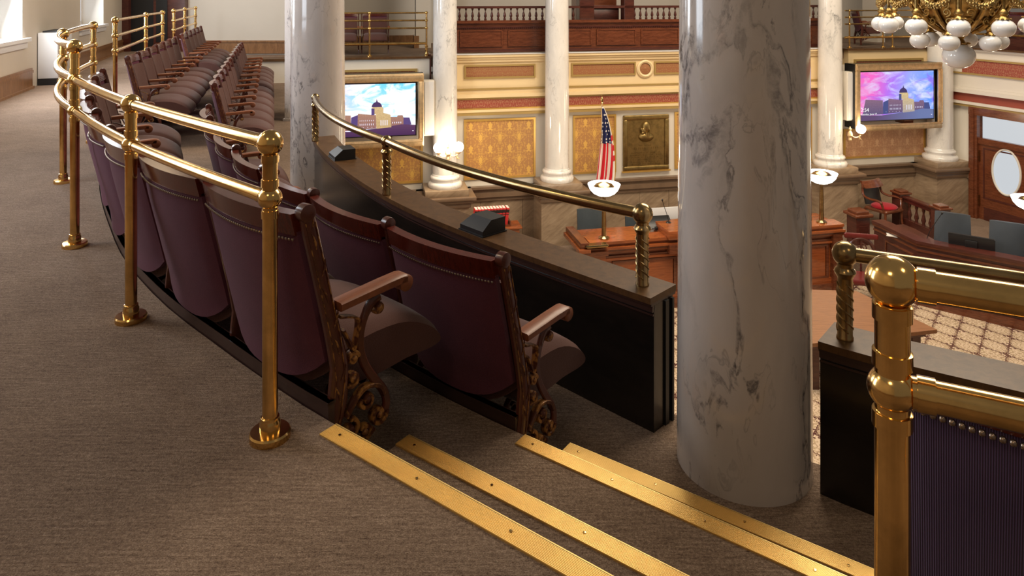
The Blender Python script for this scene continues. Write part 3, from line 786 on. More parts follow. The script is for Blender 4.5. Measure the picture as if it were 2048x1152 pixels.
wbx('rostrum_floor', M['carpet'], fl, -6, 14, -.5, 2.45, FLZ, RSZ)

wf = empty('wall_far', kind='structure')
sL, sR = -4.6, 12.3
wbx('wall_face', M['cream_w'], wf, sL, sR, -.5, 0, -2.95, -.45)
wbx('stone_backing', M['stone_dark'], wf, sL, sR, -.5, .0, FLZ, -3.1)
x_ = sL; k_ = 0
while x_ < sR:
    w_ = (.92, .70, 1.05)[k_ % 3]; wbx('stone_slab', M['stone'], wf, x_+.003, min(x_+w_, sR)-.003, 0, .018+.003*(k_ % 2), RSZ, -3.1); x_ += w_; k_ += 1
wbx('wainscot_cap', M['stone_dark'], wf, sL, sR, -.1, .06, -3.16, -3.08); wbx('wainscot_cap', M['stone_dark'], wf, sL, sR, -.1, .10, -3.08, -2.98); wbx('wainscot_cap', M['stone_dark'], wf, sL, sR, -.1, .07, -2.98, -2.90)
wbx('wainscot_cap', M['stone_dark'], wf, sL, sR, -.1, .13, -2.90, -2.85)
s1, s4 = sx(890), sx(1880)
def fascia(a, b):
    wbx('gallery_fascia', M['cream_y'], wf, a, b, -.5, .05, -1.32, -.05)
    for (z0, z1, o, mt) in ((-.10,-.045,.16,'cream_y'), (-.15,-.10,.12,'cream_y'), (-.21,-.15,.09,'cream_y'), (-.80,-.765,.09,'ochre'), (-.88,-.80,.07,'cream_y'), (-.96,-.88,.13,'cream_y'), (-1.0,-.96,.09,'ochre'),
                            (-1.185,-1.0,.075,'frieze_red'), (-1.215,-1.185,.10,'gold_paint'), (-1.27,-1.215,.11,'cream_y'), (-1.335,-1.27,.10,'ochre')):
        wbx('fascia_moulding' if mt != 'frieze_red' else 'red_frieze', M[mt], wf, a, b, 0, o, z0, z1)
    wbx('ledge', M['white'], wf, a, b, 0, .18, -.046, -.03)
fascia(sx(900), sx(1668))
def framed(s0, s1, z0, z1, mat, name, fr='gold_paint', w=.045, o=.0, parent=None):
    p = wbx(name, M[mat], parent or wf, s0, s1, o-.02, o+.012, z0, z1)
    for a in ((s0-w, s1+w, z1, z1+w), (s0-w, s1+w, z0-w, z0), (s0-w, s0, z0, z1), (s1, s1+w, z0, z1)):
        wbx('panel_frame', M[fr], parent or wf, a[0], a[1], o-.02, o+.035, a[2], a[3])
    return p
for a, b in ((931, 1066), (1144, 1266), (1309, 1380), (1640, 1650)): framed(sx(a), sx(b), -.525, -.305, 'frieze_tan', 'tan_frieze_panel', 'ochre', .035, .05)
# medallion
med = wempty('wall_medallion', sx(1288), .05, -.43, 'round cream medallion between the two tan frieze panels', 'medallion')
m = MB(); m.at(Matrix.Rotation(PI/2, 4, 'X')).lathe([(.13,0),(.20,0),(.20,.03),(.165,.05),(.13,.03)], 40, cap=False); m.build('ring', M['cream_y'], med)
m = MB(); m.at(Matrix.Rotation(PI/2, 4, 'X')).lathe([(.0001,.0),(.13,.0),(.13,.012),(.05,.016),(.0001,.03)], 32, cap=False); m.build('disc', M['frieze_tan'], med)
for a, b, mt in ((928, 1070, 'damask'), (1146, 1231, 'damask'), (1349, 1420, 'damask'), (1600, 1622, 'damask')):
    framed(sx(a)+.04, sx(b)-.04, -2.66, -1.47, mt, 'damask_panel')
framed(sx(640), sx(845)-.04, -2.66, -1.9, 'damask', 'damask_panel'); framed(sx(1688)+.02, sx(1846), -2.64, -2.02, 'damask_pink', 'damask_panel')
# side bays: cream fascia with a red frieze panel, no cornice
def bay(a, b, pa, pb, mt):
    wbx('gallery_fascia', M[mt], wf, a, b, -.5, .12, -1.35, -.10); wbx('bay_cap', M['cap'], wf, a-.05, b+.03, -.3, .18, -.10, -.06)
    framed(pa, pb, -.60, -.36, 'frieze_red', 'red_frieze_panel', 'ochre', .05, .12)
bay(sL, sx(858), sx(600), sx(829), 'cream_w'); bay(sx(1690), sx(1855), sx(1704), sx(1834), 'cream_y')
wbx('bay_edge', M['mahog_dark'], wf, sx(858), sx(861), -.3, .13, -1.3, -.02)
# floors, balustrade wall and back wall of the far gallery
wbx('far_gallery_floor', M['carpet'], fl, -6, 16, -4.6, -.05, -.30, -.08)
wbx('wall_behind_far_gallery', M['plaster'], wf, -7, 17, -4.4, -4.2, -.3, 4.5)
wbx('far_baseboard', M['oak'], wf, sL, sx(895), -4.2, -4.15, -.08, .14)
wbx('gallery_end_pier', M['plaster'], wf, sx(832, -2.5), sx(862, -2.5), -2.9, -2.5, -.1, 3); wbx('gallery_end_pier', M['plaster'], wf, sx(1755,-2), sx(1770,-2), -2.6, -2.0, -.1, 3)
wbx('pier_base', M['oak'], wf, sx(832, -2.5)-.05, sx(838, -2.45), -2.9, -2.42, -.1, .22)
# mahogany gallery front
gf_ = empty('panelled_gallery_front', (0,0,0), 0, 'long panelled mahogany gallery front with baluster rail between the pale columns', 'balustrade')
A_, B_ = sx(905), sx(1668)
o0 = -.25
wbx('front_board', M['mahog'], gf_, A_, B_, o0-.05, o0, -.03, .62)
wbx('plinth', M['mahog_dark'], gf_, A_, B_, o0-.05, o0+.06, -.03, .03); wbx('cap_rail', M['mahog'], gf_, A_, B_, o0-.1, o0+.06, .60, .66); wbx('cap_rail', M['mahog_dark'], gf_, A_, B_, o0-.1, o0+.03, .50, .525)
edges = [917, 1015, 1098, 1195, 1285, 1372, 1460, 1550, 1640]
for a, b in zip(edges, edges[1:]):
    s0, s1_ = sx(a)+.09, sx(b)-.09
    fp = wbx('raised_panel', M['mahog'], gf_, s0, s1_, o0, o0+.012, .12, .42)
    for q in ((s0-.03, s1_+.03, .42, .45), (s0-.03, s1_+.03, .09, .12), (s0-.03, s0, .12, .42), (s1_, s1_+.03, .12, .42)): wbx('panel_moulding', M['mahog'], gf_, q[0], q[1], o0, o0+.03, q[2], q[3])
m = MB(); n = int((B_-A_)/.012)
for k in range(0, int((B_-A_)/.045)): m.box(A_+k*.045-(A_+B_)/2, A_+k*.045+.025-(A_+B_)/2, -.02, 0, 0, .022)
o = m.build('dentil_row', M['mahog_dark'], gf_, kind='stuff', smooth=0); p = WO+WU*((A_+B_)/2)+WN*o0; o.location = (p.x, p.y, .478); o.rotation_euler = (0,0,WANG)
wbx('top_rail', M['mahog_dark'], gf_, A_, B_, o0-.16, o0+.0, .92, .97)
bal = None
for a, b in ((A_+.05, sx(1163)), (sx(1280), sx(1400)), (sx(1590), B_)):
    s = a
    while s < b:
        if bal is None:
            m = MB(); m.lathe([(.026,0),(.03,.03),(.016,.05),(.033,.09),(.027,.14),(.011,.19),(.010,.21),(.020,.225),(.020,.235),(.028,.25),(.028,.262)], 14); bal = m.build('baluster', M['mahog_dark'], gf_); o = bal
        else: o = bal.copy(); COL.objects.link(o)
        p = WO+WU*s+WN*(o0-.08); o.location = (p.x, p.y, .66); s += .142
for a, b in ((1166, 1196), (1257, 1277)): wbx('newel_block', M['mahog_dark'], gf_, sx(a), sx(b), o0-.25, o0+.0, .62, 1.6, .01)
bc = wempty('carved_presiding_stand', sx(1226), -.9, -.05, 'carved dark wooden stand rising behind the mahogany gallery front', 'stand')
m = MB(); m.box(-.42, .42, -.15, .15, 0, .95, .01); m.build('carcass', M['mahog_dark'], bc)
m = MB(); m.box(-.50, .50, -.20, .20, .95, 1.02, .01); m.build('cornice', M['mahog_dark'], bc)
m = MB(); m.box(-.60, -.2, -.1, .3, 0, 1.9, .01); m.box(-.1, .45, .1, .4, 0, 2.0); m.build('tall_back', M['mahog'], bc)
# pale columns with sconces
def far_column(px, label, wd=50, tall=4.2, base='stone'):
    s = sx(px, .32)
    e = wempty('marble_column', s, .32, -2.72, label, 'column'); D = dz(s, .32); r = wd/2/1420*D*.97
    m = MB(); m.lathe([(r,.0),(r*.99,1.5),(r*.93,tall+1)], 48, (0,0,.24)); m.build('shaft', M['marble_far'], e, smooth=60)
    m = MB(); m.lathe([(r*1.34,0),(r*1.38,.03),(r*1.38,.07),(r*1.30,.10),(r*1.16,.115),(r*1.14,.15),(r*1.20,.17),(r*1.22,.20),(r*1.16,.225),(r*1.06,.235),(r*1.03,.26),(r*1.0,.27)], 48); m.build('base_moulding', M['marble_far'], e, smooth=50)
    w = .44
    m = MB(); m.box(-w, w, -.40, .40, -.13, 0, .004); m.build('plinth', M['stone'], e)
    m = MB(); m.box(-w-.14, w+.14, -.50, .40, -.20, -.13, .01); m.box(-w-.08, w+.08, -.46, .40, -.26, -.20, .01); m.box(-w-.04, w+.04, -.42, .40, -.36, -.26, .01); m.build('pedestal_cornice', M['stone_dark'], e)
    m = MB(); m.box(-w, w, -.38, .40, RSZ+2.72-.0, -.36); m.build('pedestal', M['stone'], e, smooth=0)
    return e, s
fc1, fs1 = far_column(890, 'pale marble column with a glowing wall lamp, left of the first gold damask panel', 51)
fc2, fs2 = far_column(1114, 'pale marble column between the gold damask panels, left of the flag', 50)
fc3, fs3 = far_column(1660, 'pale marble column with a globe lamp, beside the slim white loudspeaker', 48)
fc4, fs4 = far_column(1880, 'pale marble column behind the framed screen, near the red door', 48)
def sconce(s, label, arms=((-.2,0),(.2,0))):
    e = wempty('wall_sconce', s, .62, -1.98, label, 'wall lamp', 'globe lamps on the pale columns')
    m = MB(); m.lathe([(.01,-.16),(.04,-.12),(.03,-.07),(.06,-.02),(.05,.04),(.02,.09),(.03,.13),(.005,.19)], 16); m.build('back_plate', M['gilt'], e)
    for (ax, az) in arms:
        m = MB(); m.tube(catmull([(0,0,0),(ax*.4,-.04,-.06),(ax*.8,-.07,-.04),(ax,-.08,.0)], 5), .014, 8)
        m.tube([(ax-.05,-.08,-.02),(ax-.03,-.08,-.09),(ax+.02,-.08,-.11)], [.012,.02,.01], 8); a = m.build('arm', M['gilt'], e)
        m = MB(); m.lathe([(.02,-.01),(.055,.03),(.06,.04),(.05,.045)], 16, (ax,-.08,0)); m.build('cup', M['gilt'], a)
        m = MB(); m.ball((ax,-.08,.13), .105, 24, 16); m.build('globe', M['lamp_glow'], a, smooth=80)
        l = bpy.data.lights.new('sconce_light', 'POINT'); l.energy = 16; l.color = (1,.78,.50); l.shadow_soft_size = .1
        o = bpy.data.objects.new('sconce_light', l); COL.objects.link(o); o.parent = a; o.location = (ax, -.26, .13)
    return e
sconce(fs1+.03, 'twin-globe gilt lamp glowing on the column beside the left framed screen')
sconce(fs3+.30, 'single-globe gilt lamp on the column beside the right framed screen', ((.22, 0),))
# white line-array loudspeakers
def speaker(px0, px1, y0, y1, label, off=.45):
    s0, s1_ = sx(px0, off), sx(px1, off); z0, z1 = zz(y1, s0, off), zz(y0, s0, off); w = s1_-s0
    e = wempty('column_loudspeaker', (s0+s1_)/2, off, z0, label, 'loudspeaker', 'slim white wall loudspeakers')
    m = MB(); m.box(-w/2, w/2, -.10, .10, 0, z1-z0, .008); m.build('housing', M['cream_w'], e)
    m = MB(); m.box(-w/2+.03, w/2-.02, -.112, -.10, .03, z1-z0-.03); m.build('grille', M['white'], e, smooth=0)
    m = MB(); m.box(-.03, .03, .10, .3, (z1-z0)*.8, (z1-z0)*.85); m.build('bracket', M['black'], e)
speaker(846, 868, 160, 270, 'slim white loudspeaker between the left framed screen and its column', .42)
speaker(1688, 1706, 143, 240, 'slim white loudspeaker between the globe lamp column and the right framed screen', .42)
# ------------------------------------------------------------------ framed screens
def screen_sky(name, pal):
    g = G(name); o = g.obj(); s = g.sep(o)
    u = g.math('ADD', g.math('DIVIDE', s[0], 1.86), .5); v = g.math('ADD', g.math('DIVIDE', s[2], 1.05), .5)
    n = g.noise(g.map(o, (1,1,2.2), (0,.5,0)), 2.2, 5, .6, .8); n2 = g.noise(g.map(o, (1,1,2.6), (0,.35,0)), 1.3, 3, .55, 1.0)
    if pal == 'violet':
        base = g.ramp(g.math('ADD', u, g.math('MULTIPLY', v, -.15)), [(0, (.85,.12,.55)), (.3, (.42,.16,.85)), (.55, (.30,.38,.95)), (1, (.08,.30,1.0))])
        c = g.mix(g.ramp(n, [(.45, 0.), (.66, 1.)]), base, (.66,.70,1.0)); c = g.mix(g.ramp(n2, [(.52, 0.), (.64, .7)]), c, (.26,.10,.80))
        c = g.mix(g.ramp(u, [(.0, .5), (.35, 0.)]), c, (.90,.15,.50))
    else:
        base = g.ramp(v, [(.2, (.62,.80,1.0)), (1, (.16,.62,.95))])
        c = g.mix(g.ramp(n, [(.40, 0.), (.52, 1.)]), base, (1.0,.97,1.0)); c = g.mix(g.ramp(g.math('ADD', u, g.math('MULTIPLY', n2, .4)), [(.30, .7), (.62, 0.)]), c, (.62,.55,.95))
    g.set(g.b.inputs['Emission Color'], c); g.b.inputs['Emission Strength'].default_value = 1.0 if pal == 'violet' else 1.15
    return g.fin((0,0,0), .25)
def grad(name, c1, c2, ax=2, lo=-.5, hi=.1, st=1.0, nz=0):
    g = G(name); o = g.sep(g.obj()); f = g.math('DIVIDE', g.math('SUBTRACT', o[ax], lo), hi-lo, clamp=True)
    c = g.mix(f, c1, c2)
    if nz: c = g.mix(g.math('MULTIPLY', g.noise(g.obj(), nz, 4, .6), .6), c, (.2,.1,.1), 'MULTIPLY')
    g.set(g.b.inputs['Emission Color'], c); g.b.inputs['Emission Strength'].default_value = st
    return g.fin((0,0,0), .3)
SM = {
 'violet': (screen_sky('violet_sunset_sky','violet'), grad('dusk_stone',(.10,.09,.24),(.36,.20,.28),nz=40), grad('lit_portico',(.45,.42,.45),(.85,.66,.30),nz=30), emit('dome_dark',(.045,.03,.12),1), grad('hazy_lawn',(.10,.055,.15),(.13,.17,.36),0,-.6,.6), emit('window_light',(.8,.8,1.0),.9), emit('dusk_shadow',(.05,.07,.22),1)),
 'day': (screen_sky('cloudy_blue_sky','day'), grad('warm_stone',(.34,.16,.18),(.62,.36,.22),nz=40), grad('sunlit_portico',(.70,.48,.22),(.88,.66,.34),nz=30), emit('dome_dark_day',(.07,.035,.12),1), grad('dark_lawn',(.07,.025,.09),(.14,.06,.13),2,-.5,-.2), emit('window_glint',(.9,.85,1.0),1), emit('day_shadow',(.10,.06,.20),1))}
def framed_screen(px_r, y0, y1, off, side, label, pal, text):
    """px_r: screen right edge in the photo; the screen is 1.86 x 1.05 m"""
    s1_ = sx(px_r, off); k = 1.06/1.05
    zc = (zz(y0, s1_, off)+zz(y1, s1_, off))/2; hgt = zz(y0, s1_, off)-zz(y1, s1_, off); wdt = hgt*16/9
    e = wempty('framed_display', s1_-wdt/2, off, zc, label, 'screen', None)
    w, h = wdt/2, hgt/2
    m = MB(); m.box(-w-.02, w+.02, 0, .06, -h-.02, h+.02); m.build('display_housing', M['black'], e, smooth=0)
    def flat(poly, y, name, mat, parent, **kw):
        mm = MB(); n = len(poly); vs = [((u-.5)*2*w, -y, (v-.5)*2*h) for u, v in poly]; mm.add(vs, [tuple(range(n))]); return mm.build(name, mat, parent, smooth=0, **kw)
    sky, st, po, do, la, wi, sh = SM[pal]
    m = MB(); m.box(-w, w, -.002, 0, -h, h); scr = m.build('screen', sky, e, smooth=0)
    flat([(0,0),(1,0),(1,.19),(.85,.21),(.6,.15),(.3,.10),(0,.12)], .0032, 'pictured_lawn', la, scr)
    flat([(.04,.11),(.08,.435),(.31,.41),(.315,.12)], .0030, 'pictured_wing', st, scr); flat([(.31,.12),(.315,.37),(.39,.42),(.39,.13)], .0029, 'pictured_shadow', sh, scr)
    flat([(.38,.13),(.385,.44),(.48,.42),(.60,.40),(.60,.15)], .0030, 'pictured_wing', st, scr)
    flat([(.73,.17),(.73,.36),(.80,.355),(.81,.385),(.86,.385),(.87,.34),(.93,.335),(.95,.20)], .0030, 'pictured_wing', st, scr); flat([(.87,.19),(.87,.34),(.935,.335),(.955,.20)], .0031, 'pictured_shadow', sh, scr)
    flat([(.58,.14),(.575,.42),(.62,.455),(.68,.43),(.73,.40),(.74,.16)], .0033, 'pictured_portico', po, scr)
    flat([(.527,.40),(.527,.53),(.545,.56),(.64,.56),(.655,.53),(.655,.43),(.62,.455),(.575,.42)], .0032, 'pictured_drum', po, scr); flat([(.527,.40),(.527,.53),(.56,.53),(.56,.41)], .0034, 'pictured_shadow', sh, scr)
    dome = [(.533,.555)]+[(.585+.055*math.cos(a), .555+.10*math.sin(a)) for a in [PI-PI*k/12 for k in range(13)]]+[(.64,.555)]
    flat(dome, .0035, 'pictured_dome', do, scr); flat([(.575,.65),(.582,.69),(.585,.72),(.588,.69),(.597,.65)], .0036, 'pictured_lantern', do, scr)
    mm = MB()
    def win(u, v, a=.006, b=.02): mm.add([((u-.5)*2*w, -.0040, (v-.5)*2*h), ((u+a-.5)*2*w, -.0040, (v-.5)*2*h), ((u+a-.5)*2*w, -.0040, (v+b-.5)*2*h), ((u-.5)*2*w, -.0040, (v+b-.5)*2*h)], [(0,1,2,3)])
    for k in range(8): win(.405+.02*k, .21, .006, .035); win(.405+.02*k, .29, .005, .022)
    for k in range(4): win(.625+.022*k, .20, .008, .10)
    for k in range(5): win(.75+.022*k, .23, .007, .03)
    for k in range(6): win(.35+.045*k, .165, .006, .010)
    mm.build('pictured_windows', wi, scr, kind='stuff', smooth=0)
    flat([(.965,.07),(.965,.085),(.98,.085),(.98,.07)], .0036, 'status_icon', wi, scr)
    if text:
        for body, u, v, size in (('2:54', .018, .185, .125), ('Tuesday, June 17', .018, .115, .062)):
            cu = bpy.data.curves.new('clock_text', 'FONT'); cu.body = body; cu.size = size; tmp = bpy.data.objects.new('tmp', cu); COL.objects.link(tmp)
            bpy.context.view_layer.update(); me = bpy.data.meshes.new_from_object(tmp.evaluated_get(bpy.context.evaluated_depsgraph_get())); bpy.data.objects.remove(tmp)
            me.materials.clear(); me.materials.append(M['textglow']); o = bpy.data.objects.new('clock_text', me); COL.objects.link(o); o.parent = scr; o['kind'] = 'stuff'
            o.location = ((u-.5)*2*w, -.0045, (v-.5)*2*h); o.rotation_euler = (PI/2, 0, 0)
    # deep gilt picture frame standing a little in front of the display
    g0, g1, fy = .035, .20, -.10
    ws = .045; W1 = w+.045+.115
    bars = ((-W1, W1, h+.04, h+.20), (-W1, W1, -h-.22, -h-.08), (-W1, -w-.04, -h-.08, h+.04), (w+.05, W1, -h-.08, h+.04))
    for (a, b, c, d) in bars:
        m = MB(); m.box(a, b, fy, fy+.05, c, d, .010); m.box(a+.02, b-.02, fy-.015, fy, c+.02, d-.02, .006) ; f = m.build('frame_rail', M['gilt'], e)
        if b-a > 1: m = MB(); m.tube([(a+.02, fy-.012, d-.03), (b-.02, fy-.012, d-.03)], .014, 8)
        else: m = MB(); m.tube([(b-.02 if a > 0 else a+.02, fy-.012, c), (b-.02 if a > 0 else a+.02, fy-.012, d)], .014, 8)
        m.build('frame_bead', M['gilt'], f)
    m = MB(); m.box(-W1, -W1+.02, fy+.05, .30, -h-g1+.03, h+g1-.01); m.box(W1-.02, W1, fy+.05, .30, -h-g1+.03, h+g1-.01); m.box(-W1, W1, fy+.05, .30, h+g1-.03, h+g1-.01); m.build('frame_casing', M['black'], e, smooth=0)
    m = MB(); m.box(w*.25, w*.5, .06, .35, -h-.12, -h-.02); m.build('wall_bracket', M['mahog'], e, smooth=0)
M['textglow'] = emit('white_clock_digits', (1,1,1), 1.0)
framed_screen(831, 166, 269, .55, 0, 'gilt-framed screen showing a domed building under a bright blue cloudy sky', 'day', False)
framed_screen(1867, 141, 236, .55, 0, 'gilt-framed screen with clock and a domed building under a violet sky', 'violet', True)

# ------------------------------------------------------------------ bronze plaque
s0, s1_ = sx(1245), sx(1336); zt_, zb_ = zz(231, s0), zz(342, s0); w = (s1_-s0)/2; hh = (zt_-zb_)/2
pl = wempty('bronze_plaque', (s0+s1_)/2, .02, (zt_+zb_)/2, 'bronze relief plaque with a bald bust and lines of lettering, right of the flag', 'plaque')
m = MB(); m.box(-w+.09, w-.09, -.02, .02, -hh+.09, hh-.09); m.build('tablet', M['bronze'], pl, smooth=0)
for (a, b, c, d) in ((-w, w, hh-.10, hh), (-w, w, -hh, -hh+.10), (-w, -w+.10, -hh+.1, hh-.1), (w-.10, w, -hh+.1, hh-.1)):
    m = MB(); m.box(a, b, -.05, .02, c, d, .015); m.build('plaque_frame', M['bronze'], pl)
m = MB(); m.box(-w-.03, w+.03, -.06, .0, -hh-.03, -hh); m.build('lower_gold_edge', M['gold_paint'], pl, smooth=0)
m = MB(); c = (-.02, -.03, .27)
m.at(Matrix.Translation((0,0,.02)) @ Matrix.Diagonal((1.05,1.1,1.05,1)))
m.ball((c[0]+.02, c[1], c[2]+.04), .115, 20, 14, (.85,.45,1.05)); m.ball((c[0]-.045, c[1]-.01, c[2]-.03), .07, 16, 10, (.8,.5,1.0)); m.ball((c[0]-.10, c[1]-.015, c[2]+.0), .022, 10, 8, (1.0,.8,1.6)); m.ball((c[0]-.07, c[1]-.03, c[2]-.075), .035, 12, 8, (1,.6,.7)); m.ball((c[0]+.075, c[1]-.04, c[2]+.0), .022, 10, 8, (.8,.5,1.6))
m.lathe([(.06,-.16),(.065,-.06)], 16, (c[0]+.03, c[1], c[2]))
m.at(Matrix.Translation((.0, -.02, .125)) @ Matrix.Diagonal((1.05, .4, 1.05, 1))).lathe([(.02,-.10),(.10,-.085),(.165,-.03),(.18,.03),(.13,.07),(.06,.10)], 24)
m.build('bust_relief', M['bronze'], pl, smooth=70)
m = MB(); rng = random.Random(3)
for row, (z, a, hgt, gap) in enumerate(((-.07,.16,.022,.03),(-.145,.28,.045,.05),(-.235,.34,.026,.034),(-.285,.36,.026,.034),(-.335,.35,.026,.034),(-.385,.36,.026,.034),(-.435,.34,.026,.034),(-.485,.36,.026,.034))):
    x = -a
    while x < a:
        if rng.random() > .16: m.box(x, x+gap*.22, -.026, -.02, z, z+hgt); m.box(x, x+gap*.6, -.026, -.02, z+hgt*rng.choice((0,.45,.85)), z+hgt*rng.choice((.15,.6,1.0)))
        x += gap
m.build('worn_relief_lettering', M['bronze'], pl, kind='stuff', smooth=0)

# ------------------------------------------------------------------ flag on its pole
fo = .75; fsx = sx(1204, fo); zf = lambda y: zz(y, fsx, fo)
fg = wempty('flag_on_pole', fsx, fo, RSZ, 'furled red, white and blue flag on a gilt pole before the damask wall', 'flag')
L = lambda y: zf(y)-RSZ
m = MB(); m.lathe([(.14,0),(.14,.03),(.05,.06),(.016,.09),(.016,L(208))], 16); m.build('pole', M['gilt'], fg)
m = MB(); z = L(208); m.lathe([(.016,0),(.03,.02),(.016,.04),(.034,.07),(.03,.11),(.01,.14),(.012,.16),(.001,.20)], 14, (0,0,z)); m.build('finial', M['brass'], fg)
ppm = 1420/dz(fsx, fo)
def flagc(a, b):   # a across the fall 0..1, b down 0..1
    top, bot = L(213), L(372)
    w0 = .035+.30*min(1, b*1.15)**.8-.03*max(0, b-.8)*2
    x = -.02-.22*max(0, b-.15)**1.2*.9 + a*w0*1.05 + (.10*math.sin(min(b,.8)*2.6)*a)
    y = -.05-.045*math.cos(a*PI*5+b*.8)*min(1, b*3)
    return (x, y, top+(bot-top)*b)
def flagpart(name, mat, parent, a0, a1, b0, b1, nu=14, nv=24, off=0, tilt=0):
    m = MB(); m.grid(lambda u, v: (lambda p: (p[0], p[1]-off, p[2]))(flagc(min(1,max(0,a0+(a1-a0)*u+tilt*(v*(b1-b0)))), b0+(b1-b0)*v)), nu, nv); return m.build(name, mat, parent, smooth=80)
M['flag_w'] = fabric('white_flag_cloth', (.72,.68,.64), (.82,.78,.74), .1); M['flag_r'] = fabric('red_flag_cloth', (.45,.01,.02), (.62,.02,.03), .1); M['flag_b'] = fabric('navy_flag_cloth', (.01,.012,.06), (.03,.035,.13), .1)
cl = flagpart('cloth', M['flag_w'], fg, 0, 1, 0, 1, 40, 40)
flagpart('canton', M['flag_b'], cl, -.02, .78, .02, .46, 30, 24, .004)
for a0, tl in ((-.02,.0),(.22,-.05),(.46,-.12),(.70,-.16)): flagpart('red_stripe', M['flag_r'], cl, a0+.04, a0+.17, .46, 1.0, 8, 24, .004, tl)
for b0 in (.40,.53,.66): flagpart('red_stripe', M['flag_r'], cl, .76, 1.0, b0-.04, b0+.03, 8, 4, .006)
m = MB()
star = []
for k in range(10): r_ = .026 if k % 2 == 0 else .011; star.append((r_*math.sin(k*PI/5), r_*math.cos(k*PI/5)))
sp = None; rng = random.Random(5)
for b in (.10,.15,.20,.25,.30,.35,.40,.44):
    for a in ((.2,.6) if int(b*100) % 2 else (.08,.40,.70)):
        if b < .16 and a < .3: continue
        p = flagc(a, b)
        if sp is None:
            mm = MB(); mm.add([(x, -.0, z) for x, z in star]+[(x, .004, z) for x, z in star], [tuple(range(10)), tuple(range(19,9,-1))]+[(i,(i+1)%10,10+(i+1)%10,10+i) for i in range(10)]); sp = mm.build('star', M['flag_w'], cl, smooth=0); o = sp
        else: o = sp.copy(); COL.objects.link(o)
        o.location = (p[0], p[1]-.012, p[2]); o.rotation_euler = (0, rng.uniform(-.4,.4), 0); o.scale = (.8, 1, 1)
m = MB(); m.tube([tuple(Vector(flagc(1, b))+Vector((.006,0,0))) for b in [k/20 for k in range(2,21)]], .010, 6); m.build('gold_fringe', M['gold_paint'], fg)

# ------------------------------------------------------------------ uplight desk lamps
def uplight(x, y, z, hgt, label, R=.30):
    e = empty('uplight_lamp', (x, y, z), 0, label, 'lamp', 'glass-bowl uplights on the desks')
    m = MB(); m.lathe([(.10,0),(.10,.02),(.075,.035),(.05,.05),(.045,.10),(.038,hgt*.6),(.030,hgt-.18),(.045,hgt-.17),(.03,hgt-.14)], 24); m.build('stem', M['brass_old'], e)
    m = MB(); m.lathe([(.03,hgt-.165),(.12,hgt-.15),(.20,hgt-.11),(.26,hgt-.045),(R,hgt+.05),(R-.01,hgt+.055),(.22,hgt-.04),(.05,hgt-.10)], 36, cap=False); m.build('glass_bowl', M['lamp_glow'], e, smooth=80)
    m = MB(); m.lathe([(.215,hgt-.01),(.21,hgt+.01),(.14,hgt+.06),(.03,hgt+.09),(.012,hgt+.10),(.001,hgt+.13)], 32); m.build('reflector_cap', M['brass_old'], e, smooth=60)
    l = bpy.data.lights.new('uplight', 'POINT'); l.energy = 34; l.color = (1,.80,.52); l.shadow_soft_size = .25
    o = bpy.data.objects.new('uplight', l); COL.objects.link(o); o.parent = e; o.location = (0,0,hgt+.28); return e

# ------------------------------------------------------------------ rostrum desk
DZ = -3.3
dk = empty('rostrum_desk', (0,0,0), 0, 'lamplit mahogany rostrum desk with stepped cornices in front of the damask wall', 'desk')
a, b = sx(1170, 2.66), sx(1690, 2.66)
def dbx(name, mat, *q, **k): return wbx(name, M[mat], dk, *q, **k)  # mahog_lit parts carry the lamps' glow in their base colour
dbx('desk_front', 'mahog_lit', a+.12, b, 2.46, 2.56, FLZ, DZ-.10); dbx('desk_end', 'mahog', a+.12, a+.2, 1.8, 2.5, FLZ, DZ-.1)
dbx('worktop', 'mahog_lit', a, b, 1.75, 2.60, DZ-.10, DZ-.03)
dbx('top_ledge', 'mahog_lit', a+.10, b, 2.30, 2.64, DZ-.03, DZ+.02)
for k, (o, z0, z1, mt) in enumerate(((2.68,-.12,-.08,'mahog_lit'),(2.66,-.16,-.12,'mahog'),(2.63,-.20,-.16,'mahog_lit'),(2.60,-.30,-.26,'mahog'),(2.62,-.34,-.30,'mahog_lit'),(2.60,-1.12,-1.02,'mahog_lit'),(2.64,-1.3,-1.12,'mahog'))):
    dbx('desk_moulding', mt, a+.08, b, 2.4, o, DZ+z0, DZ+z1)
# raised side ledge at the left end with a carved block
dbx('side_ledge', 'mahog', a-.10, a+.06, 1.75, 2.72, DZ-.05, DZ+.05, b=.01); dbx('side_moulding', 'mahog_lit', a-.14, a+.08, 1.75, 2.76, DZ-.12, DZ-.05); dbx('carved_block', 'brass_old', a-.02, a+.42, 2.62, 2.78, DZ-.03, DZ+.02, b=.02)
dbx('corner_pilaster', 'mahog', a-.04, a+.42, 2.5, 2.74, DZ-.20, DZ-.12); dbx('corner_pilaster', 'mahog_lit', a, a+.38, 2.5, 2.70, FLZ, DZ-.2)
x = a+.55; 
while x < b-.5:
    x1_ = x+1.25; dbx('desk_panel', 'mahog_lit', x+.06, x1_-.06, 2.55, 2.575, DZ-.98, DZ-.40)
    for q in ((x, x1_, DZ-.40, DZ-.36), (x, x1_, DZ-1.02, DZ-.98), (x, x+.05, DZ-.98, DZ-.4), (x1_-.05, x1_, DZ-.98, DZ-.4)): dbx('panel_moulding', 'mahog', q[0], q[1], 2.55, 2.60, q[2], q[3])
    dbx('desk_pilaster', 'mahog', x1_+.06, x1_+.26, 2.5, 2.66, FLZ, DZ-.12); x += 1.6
u0 = sx(1333, 2.6); dbx('raised_centre_ledge', 'mahog_lit', u0, u0+2.4, 2.0, 2.70, DZ-.02, DZ+.14, b=.01); dbx('raised_centre_front', 'mahog', u0, u0+2.4, 2.5, 2.74, DZ-.26, DZ-.1)
